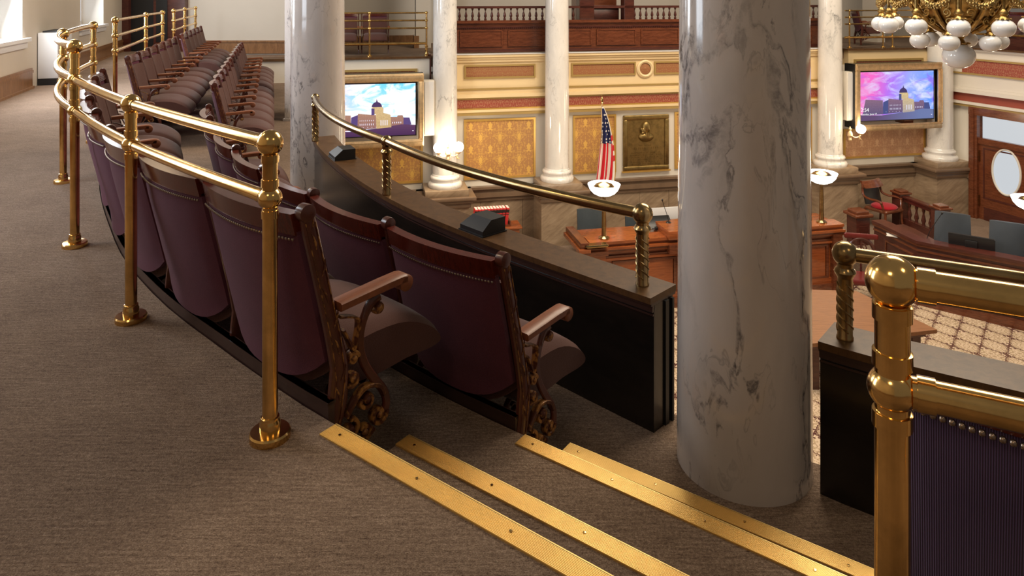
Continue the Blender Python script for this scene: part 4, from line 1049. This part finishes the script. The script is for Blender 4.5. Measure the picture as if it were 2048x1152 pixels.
p = WO+WU*sx(1208, 2.45)+WN*2.45; uplight(p.x, p.y, DZ+.02, .95, 'glowing bowl uplight on the left end of the lamplit rostrum desk, below the flag')
p = WO+WU*sx(1643, 2.45)+WN*2.45; uplight(p.x, p.y, DZ+.02, .93, 'glowing bowl uplight beside the big marble column, before the lamp column')
# chairs behind the rostrum
def back_chair(x, y, rz, ztop, w, mat, label, grp='high-backed leather chairs behind the desks', fz=RSZ, hb=.62):
    e = empty('office_chair', (x, y, fz), rz, label, 'chair', grp); H = ztop-fz
    m = MB()
    def fn(sg):
        return lambda u, v: ((u-.5)*w*(1-.06*v), .0+sg*.035*(1-.6*abs(2*u-1)**3)-.05*(1-(2*u-1)**2)+.10*v, H-hb+hb*v - .02*abs(2*u-1)**4*v)
    slab(m, fn(-1), fn(1), 14, 10); m.build('backrest', M[mat], e, smooth=60)
    m = MB(); m.box(-w/2, w/2, -.5, 0, H-hb-.12, H-hb-.02, .03); m.build('seat', M[mat], e)
    m = MB(); m.lathe([(.03,.06),(.03,H-hb-.12)], 12, (0,-.25,0)); m.build('gas_column', M['black'], e)
    m = MB(); [m.box(-.03, .03, 0, .32, .04, .08) if k < 0 else m.at(Matrix.Translation((0,-.25,.0)) @ Matrix.Rotation(k*2*PI/5, 4, 'Z')).box(-.02,.02,0,.3,.04,.08) for k in range(5)]; m.build('star_base', M['black'], e)
def onwall(px, o): s = sx(px, o); p = WO+WU*s+WN*o; return p.x, p.y, s
x, y, s = onwall(1182, 1.25); back_chair(x, y, WANG, zz(418, s, 1.25), .56, 'leather', 'dark leather chair back behind the rostrum desk, left of the flag lamp stem')
x, y, s = onwall(1278, 1.25); back_chair(x, y, WANG, zz(430, s, 1.25), .56, 'leather', 'dark leather chair back half hidden by the brass ball of the parapet rail')
s0, s1_ = sx(1298, 1.5), sx(1366, 1.5)
wp = wempty('white_display_board', (s0+s1_)/2, 1.5, zz(459, s0, 1.5), 'plain white board standing behind the rostrum desk', 'board')
m = MB(); m.box(-(s1_-s0)/2, (s1_-s0)/2, 0, .03, 0, .42, .006); m.build('board_face', M['white'], wp)
m = MB(); m.box(-.03, .03, 0, .03, -.3, 0); m.build('stand', M['charcoal'], wp)
x, y, s = onwall(1318, 2.2); mn = empty('desk_monitor', (x, y, DZ+.02), WANG, 'low tilted black monitor on the lamplit rostrum desk', 'monitor')
m = MB(); m.at(Matrix.Rotation(-.9, 4, 'X')).box(-.30, .30, -.015, .015, .02, .30, .006); m.build('panel', M['black'], mn); m = MB(); m.box(-.08, .08, -.02, .14, 0, .05, .01); m.build('foot', M['black'], mn)
x, y, s = onwall(1337, 2.2); mc = empty('gooseneck_microphone', (x, y, DZ+.14), WANG, 'thin gooseneck microphone leaning over the rostrum desk', 'microphone')
m = MB(); m.lathe([(.05,0),(.04,.02),(.01,.03)], 16); m.build('mount', M['black'], mc); m = MB(); m.tube(catmull([(0,0,.02),(-.03,0,.15),(-.09,0,.32),(-.13,-.02,.43)], 5), .006, 6); m.build('neck', M['charcoal'], mc); m = MB(); m.ball((-.135,-.02,.445), .018, 10, 8, (1,1,1.4)); m.build('capsule', M['black'], mc)
# side table with red books
tx0, tx1 = sx(955, 1.0), sx(1040, 1.0); tz = zz(447, tx1, 1.0)
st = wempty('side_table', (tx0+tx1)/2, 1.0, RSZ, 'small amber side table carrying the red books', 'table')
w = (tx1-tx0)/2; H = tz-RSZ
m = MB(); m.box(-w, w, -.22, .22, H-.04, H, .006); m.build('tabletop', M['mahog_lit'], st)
m = MB(); m.box(-w+.05, w-.05, -.18, .18, H-.14, H-.04); m.build('apron', M['mahog_lit'], st, smooth=0)
for a in (-1, 1):
    for c in (-1, 1): m = MB(); m.box(a*(w-.08)-.025, a*(w-.08)+.025, c*.15-.025, c*.15+.025, 0, H-.14); m.build('leg', M['mahog_lit'], st, smooth=0)
rk = wempty('book_rack', sx(982, 1.0), 1.0, tz, 'open book trough on the side table', 'book rack')
m = MB(); m.box(-.40, .38, -.13, .14, 0, .03); m.build('rack_base', M['mahog'], rk, smooth=0)
m = MB(); m.box(.355, .38, -.13, .14, .03, .10); m.build('rack_end', M['mahog'], rk, smooth=0); m = MB(); m.box(-.40, -.375, -.13, .14, .03, .10); m.build('rack_end', M['mahog'], rk, smooth=0)
bk = wempty('red_book', 0, 0, 0, 'tall red book with black spine bands in the row on the side table', 'book', 'red books on the side table')
bw = .062
m = MB(); m.box(-bw/2+.002, bw/2-.002, -.10, .10, 0, .33, .003); m.build('cover', M['book_red'], bk)
for z0, z1 in ((.24,.30),(.20,.212)): m = MB(); m.box(-bw/2+.001, bw/2-.001, -.102, -.08, z0, z1); m.build('spine_band', M['black'], bk, smooth=0)
m = MB(); m.box(-bw/2+.006, bw/2-.006, -.09, .09, .33, .331); m.build('page_block', M['paper'], bk, smooth=0)
for k in range(11):
    o = bk if k == 0 else copy_tree(bk)
    s = sx(982, 1.0)-.335+bw*k; p = WO+WU*s+WN*1.0; o.location = (p.x, p.y, tz+.03); o.rotation_euler = (0, .10 if k < 10 else .14, WANG)
    o['label'] = ('leftmost' if k == 0 else 'rightmost' if k == 10 else (ORD+['tenth'])[k]+' from the left')+' of the tall red books with black spine bands in the rack'

# ------------------------------------------------------------------ wall on the right with the door
RW = Vector((10.62, 17.35)); RD = Vector((.36, -.933)); RN = Vector((-.933, -.36))
def rbx(name, mat, parent, a, b, o0, o1, z0, z1, bv=0, **kw):
    m = MB(); ca, cz = (a+b)/2, (z0+z1)/2; m.box(a-ca, b-ca, -o1, -o0, z0-cz, z1-cz, bv); o = m.build(name, mat, None, smooth=35 if bv else 0, **kw)
    p = RW+RD*ca; o.matrix_world = Matrix.Translation((p.x, p.y, cz)) @ Matrix.Rotation(math.atan2(RD.y, RD.x), 4, 'Z')
    if parent is not None: o.parent = parent
    return o
def rs(px, o=0):
    k = (px-1024)/1420; B = RW+RN*o; return (k*B.y-B.x)/(RD.x-k*RD.y)
def rz_(py, a, o=0): return 1.2-(py+9)*(RW+RD*a+RN*o).y/1420
wr = empty('wall_right', kind='structure')
d0, d1 = rs(1943), rs(1943)+1.66; dtop = rz_(212, d0)
rbx('wall_face', M['cream_w'], wr, -.6, d0, -.4, 0, -3.1, -.9); rbx('wall_face', M['cream_w'], wr, d0, d1, -.4, 0, dtop, -.9); rbx('wall_face', M['cream_w'], wr, d1, 9, -.4, 0, -3.1, -.9)
[rbx('stone_slab', M['stone'], wr, -.6+(d0+.6)*k/3+.003, -.6+(d0+.6)*(k+1)/3-.003, -.4, .03+.004*(k % 2), FLZ, -3.1) for k in range(3)]; rbx('wainscot_cap', M['stone_dark'], wr, -.6, d0, -.1, .10, -3.1, -2.95); rbx('wainscot_cap', M['stone_dark'], wr, -.6, d0, -.1, .14, -2.95, -2.87); rbx('stone_wainscot', M['stone'], wr, d1, 9, -.4, .03, FLZ, -2.9)
rbx('gallery_fascia', M['cream_w'], wr, .1, 9, -.4, .06, -1.0, -.1)
for (z0, z1, o, mt) in ((-.06,-.02,.16,'cap'), (-.10,-.06,.12,'cream_w'), (-.62,-.32,.075,'frieze_red'), (-.66,-.62,.10,'ochre'), (-.32,-.28,.10,'ochre'), (-1.02,-.96,.10,'cream_w'), (-1.10,-1.02,.15,'cream_w'), (-1.30,-1.10,.07,'redpaint'), (-1.36,-1.30,.14,'cream_w'), (-1.42,-1.36,.11,'ochre')):
    rbx('red_frieze' if 'frieze' in mt else 'fascia_moulding', M[mt], wr, .15 if z0 != -.62 else .45, 9, 0, o, z0, z1)
rbx('far_gallery_floor', M['carpet'], fl, .1, 9, -3, -.05, -.3, -.08)
rbx('gallery_riser', M['mahog_dark'], wr, 1.0, 9, -.6, -.5, -.08, .30)
dr = empty('door_2', (0,0,0), kind='structure')
for (a, b, z0, z1, o) in ((d0, d0+.20, FLZ, dtop, .10), (d1-.20, d1, FLZ, dtop, .10), (d0, d1, dtop-.18, dtop, .11), (d0+.05, d0+.14, FLZ, dtop-.04, .13)): rbx('door_casing', M['mahog'], dr, a, b, -.2, o, z0, z1)
tz1 = dtop-.18; tz0 = tz1-.52
rbx('transom_bar', M['mahog'], dr, d0+.2, d1-.2, -.15, .06, tz0-.14, tz0); rbx('transom_pane', M['hallglow'], dr, d0+.24, d1-.2, -.06, -.04, tz0, tz1)
dc = (d0+.2+.62); lw_ = 1.26; dc = d0+.20+.63
rbx('hinge', M['brass_old'], dr, d0+.19, d0+.23, .0, .05, tz0-.55, tz0-.30); rbx('hinge', M['brass_old'], dr, d0+.19, d0+.23, .0, .05, FLZ+.9, FLZ+1.15)
# leaf with an oval opening
m = MB(); N = 48; zc = rz_(345, dc)+.0; ea, eb = .31, .50; x0, x1, z0, z1 = -lw_/2, lw_/2, FLZ+.6-zc, tz0-.14-zc
ov = [(ea*math.cos(2*PI*k/N), eb*math.sin(2*PI*k/N)) for k in range(N)]
def proj(x, z):
    t = min((x1/x if x > 0 else x0/x) if abs(x) > 1e-6 else 9e9, (z1/z if z > 0 else z0/z) if abs(z) > 1e-6 else 9e9); return (x*t, z*t)
outr = [proj(math.cos(2*PI*k/N+.0001), math.sin(2*PI*k/N+.0001)) for k in range(N)]
for cx_, cz_ in ((x0,z0),(x1,z0),(x0,z1),(x1,z1)):
    k = min(range(N), key=lambda i: math.hypot(outr[i][0]-cx_, outr[i][1]-cz_)); outr[k] = (cx_, cz_)
vs = []; 
for y in (-.02, .02): vs += [(p[0], y, p[1]) for p in ov] + [(p[0], y, p[1]) for p in outr]
fs = []
for k in range(N):
    j = (k+1) % N; fs += [(k, j, N+j, N+k), (2*N+k, 3*N+k, 3*N+j, 2*N+j), (k, 2*N+k, 2*N+j, j), (N+k, N+j, 3*N+j, 3*N+k)]
m.add(vs, fs); lf = m.build('door_leaf', M['mahog'], dr, smooth=0); p = RW+RD*dc; lf.location = (p.x, p.y, zc); lf.rotation_euler = (0,0,math.atan2(RD.y, RD.x))
m = MB(); m.tube([(p_[0]*1.02, -.025, p_[1]*1.02) for p_ in ov], .022, 8, closed=True); m.build('oval_bead', M['cream_w'], lf)
m = MB(); m.add([(p_[0], .0, p_[1]) for p_ in ov], [tuple(range(N))]); m.build('oval_pane', M['hallglow'], lf, smooth=0)
m = MB(); m.box(x0+.12, x1-.12, -.035, -.02, z0-.4, -eb-.42); m.box(x0+.10, x1-.10, -.03, -.02, -eb-.22, -eb-.18); m.box(x0+.10, x0+.13, -.03, -.02, -eb-.2, z1-.08); m.box(x1-.13, x1-.10, -.03, -.02, -eb-.2, z1-.08); m.box(x0+.10, x1-.10, -.03, -.02, z1-.11, z1-.08); m.build('leaf_moulding', M['mahog_dark'], lf, smooth=0)

# ------------------------------------------------------------------ curved clerk desk on the right and what stands round it
cd = empty('clerk_desk', (0,0,0), 0, 'long dark mahogany desk bending round the right side below the red door', 'desk')
path = [(7.42,14.55),(7.48,14.30),(7.62,13.35),(8.95,12.25),(10.6,10.9)]
def offp(P, o):
    r = []
    for i, p in enumerate(P):
        a = Vector(P[max(i-1,0)]); b = Vector(P[min(i+1, len(P)-1)]); t = (b-a).normalized(); n = Vector((-t.y, t.x)); q = Vector(p)+n*o; r.append((q.x, q.y))
    return r
CZ = -3.40
m = MB(); band(m, offp(path, 0), offp(path, .06), FLZ, CZ-.06); m.build('desk_front', M['mahog_dark'], cd, smooth=0)
m = MB(); band(m, offp(path, .05), offp(path, .72), CZ-.20, CZ-.14); m.build('worktop', M['mahog_dark'], cd, smooth=0)
m = MB(); band(m, offp(path, -.06), offp(path, .22), CZ-.05, CZ); m.build('top_ledge', M['mahog_dark'], cd, smooth=0)
m = MB(); band(m, offp(path, -.04), offp(path, .1), CZ-.10, CZ-.05); band(m, offp(path, -.02), offp(path, .05), CZ-.20, CZ-.16); band(m, offp(path, -.05), offp(path, .05), FLZ, FLZ+.16); m.build('desk_moulding', M['mahog'], cd, smooth=0)
for A, B in zip(path[1:], path[2:]):
    A = Vector(A); B = Vector(B); t = (B-A).normalized(); L_ = (B-A).length; n = max(1, round(L_/1.0))
    for k in range(n):
        T4 = Matrix.Translation((A.x, A.y, 0)) @ Matrix.Rotation(math.atan2(t.y, t.x), 4, 'Z'); a0 = L_*k/n+.12; a1 = L_*(k+1)/n-.12
        m = MB(); m.at(T4).box(a0, a1, -.02, .0, FLZ+.30, CZ-.32); m.build('desk_panel', M['mahog_dark'], cd, smooth=0)
        m = MB(); m.at(T4)
        for q in ((a0-.03, a1+.03, CZ-.32, CZ-.29), (a0-.03, a1+.03, FLZ+.27, FLZ+.30), (a0-.03, a0, FLZ+.3, CZ-.32), (a1, a1+.03, FLZ+.3, CZ-.32)): m.box(q[0], q[1], -.035, .0, q[2], q[3])
        m.build('panel_moulding', M['mahog'], cd, smooth=0)
m = MB(); band(m, offp(path, .08), offp(path, 2.3), FLZ, RSZ); m.build('desk_platform', M['carpet'], fl, smooth=0)
np_ = empty('desk_newel', (7.28,14.93,FLZ), .2, 'square mahogany end post at the opening of the right-hand desk', 'post')
m = MB(); m.box(-.16,.16,-.16,.16,0,1.18,.01); m.build('shaft', M['mahog_dark'], np_); m = MB(); m.box(-.21,.21,-.21,.21,1.18,1.24,.01); m.box(-.15,.15,-.15,.15,1.24,1.30,.01); m.build('cap', M['mahog'], np_); m = MB(); m.box(-.10,.10,-.172,-.16,.3,1.0); m.build('fluted_face', M['mahog_dark'], np_)
uplight(9.22, 12.62, CZ, .95, 'glowing bowl uplight on the right-hand desk before the red door')
def gpt(px, D): return ((px-1024)/1420*D, D)
x, y = gpt(1905, 13.6); back_chair(x, y, -.55, 1.2-(427+9)*13.6/1420, .62, 'leather_blue', 'blue-grey leather chair back behind the low monitor on the right-hand desk')
x, y = gpt(2018, 12.95); back_chair(x, y, -.55, 1.2-(446+9)*12.95/1420, .62, 'leather_blue', 'blue-grey leather chair back beside the uplight stem on the right-hand desk')
x, y = gpt(1943, 13.0); mn = empty('desk_monitor', (x, y, CZ-.14), -.62, 'low black monitor seen from behind on the right-hand desk', 'monitor')
m = MB(); m.at(Matrix.Rotation(.15, 4, 'X')).box(-.36, .36, -.02, .02, .05, .36, .008); m.build('panel', M['black'], mn); m = MB(); m.box(-.09, .09, -.05, .12, 0, .06, .01); m.build('foot', M['black'], mn)
m = MB(); m.at(Matrix.Rotation(.15, 4, 'X')).box(-.10, .10, -.045, -.02, .12, .28, .01); m.build('rear_hump', M['charcoal'], mn)
x, y = gpt(1852, 13.6); mc = empty('gooseneck_microphone', (x, y, CZ-.14), -.5, 'thin gooseneck microphone on the right-hand desk, before the balustrade', 'microphone')
m = MB(); m.tube(catmull([(0,0,.0),(.05,0,.2),(.16,0,.42),(.26,0,.60)], 5), .006, 6); m.build('neck', M['charcoal'], mc); m = MB(); m.ball((.265,0,.61), .02, 10, 8, (1,1,1.3)); m.build('capsule', M['black'], mc); m = MB(); m.lathe([(.05,0),(.045,.02),(.01,.03)], 14); m.build('mount', M['black'], mc)
for k, (px, D) in enumerate(((1790, 14.0), (1830, 13.7))):
    x, y = gpt(px, D); pp_ = empty('paper_sheets', (x, y, CZ-.14), -.6+.2*k, ['white sheets of paper at the far end of the right-hand desk','white sheets of paper next to the microphone on the right-hand desk'][k], 'paper')
    m = MB(); m.box(-.14,.14,-.1,.1,0,.01); m.build('sheet', M['paper'], pp_, smooth=0)
    m = MB(); m.at(Matrix.Rotation(.3,4,'Z')).box(-.14,.14,-.1,.1,.01,.016); m.build('sheet', M['paper'], pp_, smooth=0)
# red armchair
x, y = gpt(1766, 15.9); ac = empty('armchair', (x, y, RSZ), .45, 'wooden armchair with crimson seat and tufted black leather back against the stone', 'chair')
m = MB()
def fn(sg, w=.25, z0=.50, z1=.90):
    return lambda u, v: ((u-.5)*2*w, .24+sg*.02-.05*(1-(2*u-1)**2)+.10*v, z0+(z1-z0)*v)
slab(m, fn(-1), fn(1), 10, 6); m.build('back_pad', M['leather_black'], ac, smooth=60)
m = MB(); slab(m, fn(-1.3, .30, .86, 1.0), fn(1.3, .30, .86, 1.0), 10, 3); m.build('crest_rail', M['mahog'], ac)
m = MB(); m.box(-.29,.29,-.30,.25,.40,.47,.02); m.build('seat_frame', M['mahog'], ac)
m = MB(); m.ball((0,-.03,.49), .3, 24, 12, (.93,.9,.22)); m.build('seat_cushion', M['red_cloth'], ac, smooth=80)
for sg in (-1, 1):
    m = MB(); m.tube(catmull([(sg*.28,.30,.96),(sg*.30,.27,.72),(sg*.32,.12,.66),(sg*.34,-.12,.67),(sg*.33,-.22,.64)], 6), .026, 8); m.build('arm', M['mahog'], ac)
    m = MB(); m.tube(catmull([(sg*.33,-.20,.64),(sg*.30,-.22,.54),(sg*.28,-.24,.42)], 5), .024, 8); m.build('arm_support', M['mahog'], ac)
    for yy in (-.25, .25): m = MB(); m.tube([(sg*.26,yy,.42),(sg*.27,yy*1.05,.2),(sg*.28,yy*1.15,0)], [.03,.024,.02], 8); m.build('leg', M['mahog'], ac)
# carved partition balustrade near the red chair
a = Vector(gpt(1803, 16.0)); b = Vector(gpt(1880, 14.9)); t = (b-a).normalized(); L_ = (b-a).length
bb = empty('partition_balustrade', (a.x, a.y, RSZ), math.atan2(t.y, t.x), 'dark carved balustrade with newel posts beside the crimson armchair', 'balustrade'); H = .72
m = MB(); m.box(0, L_, -.07, .07, H-.05, H, .01); m.build('top_rail', M['mahog_dark'], bb); m = MB(); m.box(0, L_, -.04, .04, H-.13, H-.05); m.build('arched_rail', M['mahog_dark'], bb, smooth=0); m = MB(); m.box(0, L_, -.05, .05, 0, .22); m.build('plinth_board', M['mahog_dark'], bb, smooth=0)
for x in (-.02, L_+.02):
    m = MB(); m.box(x-.13, x+.13, -.13, .13, 0, H+.02, .01); o = m.build('newel_post', M['mahog_dark'], bb); m = MB(); m.box(x-.16, x+.16, -.16, .16, H+.02, H+.06, .01); m.box(x-.11, x+.11, -.11, .11, H+.06, H+.10, .01); m.build('newel_cap', M['mahog'], o)
for k in range(4):
    m = MB(); m.lathe([(.04,.22),(.03,.27),(.05,.33),(.035,.40),(.02,.47),(.022,.50),(.035,.54),(.035,.59)], 14, (.25+(L_-.5)*k/3,0,0)); m.build('baluster', M['mahog_dark'], bb)
# carved chair seen through the desk opening
x, y = gpt(1722, 13.6); oc = empty('carved_chair', (x, y, FLZ), 2.9, 'carved openwork chair with crimson crest seen between the two desks', 'chair')
m = MB(); m.tube([(.24*math.cos(a_), 0, .85+.30*math.sin(a_)) for a_ in [PI*k/16 for k in range(17)]], .035, 10); m.build('arched_back', M['mahog_dark'], oc)
m = MB(); m.ribbon(spiral((0,.95), .11, .02, PI/2, 1.6, 24), .022, -.02, .02); m.tube([(0,0,.5),(0,0,1.12)], .02, 8); m.build('openwork_splat', M['mahog_dark'], oc)
m = MB(); m.box(-.30,.30,-.03,.03,1.14,1.24,.02); m.build('crest', M['dull_red'], oc)
m = MB(); m.box(-.27,.27,-.02,.5,.42,.52,.03); m.build('seat', M['dull_red'], oc)
for sx_ in (-.24, .24):
    m = MB(); m.tube([(sx_,0,0),(sx_,0,.88)], .024, 8); m.build('leg', M['mahog_dark'], oc); m = MB(); m.tube([(sx_,.45,0),(sx_,.45,.44)], .024, 8); m.build('leg', M['mahog_dark'], oc)
# big table on the hall carpet
tb = empty('conference_table', (5.1,11.4,FLZ), 0, 'large rectangular wooden table standing on the patterned carpet behind the big column', 'table')
poly = [(4.30-5.1,12.25-11.4),(5.88-5.1,12.12-11.4),(6.42-5.1,10.72-11.4),(4.3-5.1,10.28-11.4)]
m = MB(); m.prism(poly[::-1], .70, .755); m.build('tabletop', M['table'], tb, smooth=0)
m = MB(); m.prism([(p[0]*.9, p[1]*.9) for p in poly[::-1]], .62, .70); m.build('apron', M['mahog_dark'], tb, smooth=0)
for p in poly: m = MB(); m.box(p[0]*.8-.06, p[0]*.8+.06, p[1]*.8-.06, p[1]*.8+.06, 0, .62); m.build('leg', M['mahog_dark'], tb, smooth=0)

# ------------------------------------------------------------------ far galleries: brass rails and seats
def far_rail(s0, s1_, off, zs, zbig, posts, label, twist):
    e = empty('gallery_handrail', (0,0,0), 0, label, 'railing')
    P = lambda s, z: tuple(WO+WU*s+WN*off)+(z,)
    for z in zs: m = MB(); m.tube([P(s0, z), P(s1_, z)], .018, 10); m.build('rail', M['brass'], e)
    m = MB(); m.tube([P(s0, zbig), P(s1_, zbig)], .028, 12); m.build('lower_rail', M['brass'], e)
    for s in posts:
        m = MB(); m.lathe([(.05,-.06),(.05,-.03),(.018,-.02),(.018,max(zs))], 12, (*P(s,0)[:2], 0)); o = m.build('post', M['brass'], e)
        for z in zs: m = MB(); m.ball(P(s, z), .032, 12, 8); m.build('ball_joint', M['brass'], o)
    for s in twist:
        m = MB(); twist_post_mb(m, zbig+.06, c=(*P(s,0)[:2], -.06)); o = m.build('twisted_post', M['brass'], e); m = MB(); twist_rope_mb(m, zbig+.06, c=(*P(s,0)[:2], -.06)); m.build('spiral_bead', M['brass'], o)
    return e
s_ = sx(853, .0)
far_rail(sx(600), s_, -.0, (.84,.68,.52), .20, [sx(739), s_], 'four-bar brass railing of the far gallery above the left framed screen', [s_])
far_rail(sx(1690), sx(1850), -.0, (.84,.68,.52), .20, [sx(1699), sx(1766), sx(1785)], 'four-bar brass railing of the far gallery above the right framed screen', [sx(1845)])
pr = proto('end'); place(pr, sx(752, -.9)-.02, -.9, -.06); pr.rotation_euler = (0,0,WANG-PI/2); tag(pr, 'dark seat by the aisle in the far gallery behind the brass rail', 'seat', 'seats in the far gallery')
pr2 = proto('end'); place(pr2, sx(752, -.9)-.66, -.9, -.06); pr2.rotation_euler = (0,0,WANG-PI/2); tag(pr2, 'dark seat second from the aisle in the far gallery behind the brass rail', 'seat', 'seats in the far gallery')
pr3 = proto('end'); place(pr3, sx(1715, -1.2), -1.2, -.06); pr3.rotation_euler = (0,0,WANG-.4); tag(pr3, 'dark seat in the far gallery above the right framed screen', 'seat', 'seats in the far gallery')
# rails and seats above the right-hand wall
e = empty('gallery_handrail', (0,0,0), 0, 'brass railing of the far gallery behind the hanging globes, above the red frieze', 'railing')
P = lambda a, o, z: tuple(RW+RD*a+RN*o)+(z,)
for z, r_ in ((.30,.028),(.74,.018),(.90,.018)): m = MB(); m.tube([P(.2,-.05 if z < .5 else -1.6,z), P(9,-.05 if z < .5 else -1.6,z)], r_, 10); m.build('rail', M['brass'], e)
for a in (.3, 2.2): m = MB(); twist_post_mb(m, .34, c=(*P(a,-.05,0)[:2], -.04)); m.build('twisted_post', M['brass'], e)
for k in range(6):
    o = proto('mid'); q = RW+RD*(1.1+.60*k)-RN*.95; o.location = (q.x, q.y, -.06); o.rotation_euler = (0,0,math.atan2(RN.y, RN.x)); tag(o, ORD[k]+' dark seat from the column in the gallery above the red door', 'seat', 'seats above the red door')

# ------------------------------------------------------------------ chandelier
CX, CY = 6.04, 9.6
ch = empty('chandelier', (CX, CY, .3), 0, 'ornate antique-gold chandelier with garlands and white globes hanging at the right', 'chandelier')
e1 = Vector((-CX, -CY)).normalized(); e2 = Vector((-e1.y, e1.x)); e2 = e2 if e2.x > 0 else -e2
def cpt(r, a, z): q = e1*math.cos(a)*r+e2*math.sin(a)*r; return (q.x, q.y, z-.3)
m = MB(); m.lathe([(.02,.62-.3),(.10,.66-.3),(.14,.72-.3),(.24,.77-.3),(.36,.86-.3),(.47,.98-.3),(.54,1.10-.3),(.56,1.2-.3),(.52,1.26-.3)], 36); bowl = m.build('pierced_bowl', M['chand'], ch, smooth=40)
for k in range(12):
    a0 = 2*PI*k/12
    m = MB(); prof = [(.16,.70),(.27,.765),(.39,.86),(.50,.98),(.57,1.10),(.60,1.18)]
    m.tube([cpt(r+.015, a0, z) for r, z in prof], [.020,.028,.03,.032,.034,.03], 8); m.build('bowl_rib', M['chand'], bowl)
    a1 = a0+PI/12
    for zz_, rr in ((.86,.40),(.98,.50),(1.08,.56)):
        m = MB(); c = Vector(cpt(rr+.02, a1, zz_)); tt = Vector(cpt(rr, a1+.05, zz_))-Vector(cpt(rr, a1-.05, zz_)); tt.normalize()
        m.tube([tuple(c+tt*x+Vector((0,0,z))) for x, z in spiral((0,0), .055, .012, k, 1.4, 14)], .011, 6); m.build('scroll_ornament', M['chand'], bowl)
m = MB(); m.tube([cpt(.93, 2*PI*k/48, 1.30) for k in range(48)], .03, 8, closed=True); m.tube([cpt(.60, 2*PI*k/48, 1.22) for k in range(48)], .028, 8, closed=True); m.build('ring', M['chand'], ch)
m = MB(); m.lathe([(.05,.95),(.08,1.2),(.05,1.5),(.09,1.8),(.04,2.2),(.03,4.2)], 16, (0,0,-.3)); m.build('stem', M['chand'], ch)
def pendant(r, a, zc, R, arm_from):
    x, y, z = cpt(r, a, zc)
    m = MB(); m.lathe([(R*.50,R*.76),(R*.56,R*.80),(R*.46,R*.90),(R*.36,R*1.02),(R*.30,R*1.12)], 18, (x,y,z)); m.lathe([(R*.28,R*1.12),(R*.40,R*1.32),(R*.38,R*1.5),(R*.22,R*1.68),(R*.10,R*1.8)], 14, (x,y,z)); c = m.build('globe_holder', M['chand'], ch)
    m = MB()
    for k in range(8):
        q = 2*PI*k/8; m.ball((x+R*.56*math.cos(q), y+R*.56*math.sin(q), z+R*.86), R*.12, 8, 6, (1.2,1.2,.6))
    m.build('leaf_collar', M['chand'], c)
    m = MB(); m.ball((x,y,z), R, 28, 18, (1,1,.87)); m.build('globe', M['globe'], c, smooth=80)
    A = Vector(cpt(*arm_from)); B = Vector((x,y,z+R*1.75)); mid = A.lerp(B,.5)+Vector((0,0,-.05)) if (A-B).length > .2 else A.lerp(B,.5)
    m = MB(); m.tube(catmull([tuple(A), tuple(mid), tuple(B)], 6), .018, 8); m.build('arm', M['chand'], c)
for k in range(12): a0 = 2*PI*k/12; pendant(.93, a0, .80, .132, (.93, a0, 1.28))
for k in range(6): a0 = math.radians(-13+60*k); pendant(.47, a0, .585, .128, (.38, a0, .86))
pendant(.0, 0, .385, .20, (.0, 0, .66))
# leaf garlands: sixty small leaves along each swag
lfm = None
for k in range(12):
    a0 = 2*PI*k/12; a1 = a0+2*PI/12; n = 16; pts = []
    for j in range(n+1):
        u = j/n; a = a0+(a1-a0)*u; pts.append(cpt(.95+.03*math.sin(u*PI), a, 1.27-.20*math.sin(u*PI)))
    m = MB(); m.tube(pts, [.018+.014*math.sin(PI*j/n) for j in range(n+1)], 8); g_ = m.build('garland', M['chand'], ch)
    m = MB(); rng = random.Random(k)
    for j in range(1, n):
        for i in range(5):
            q = 2*PI*i/5+j*.6; R_ = .022+.014*math.sin(PI*j/n); p = Vector(pts[j]); d = Vector((math.cos(q)*.7, math.cos(q)*.7, math.sin(q))).normalized()
            m.ball(tuple(p+d*R_), .0135, 6, 4, (1, 1, 1.3))
    m.build('garland_leaves', M['chand'], g_, kind='stuff')
for c_ in protos.values(): pass
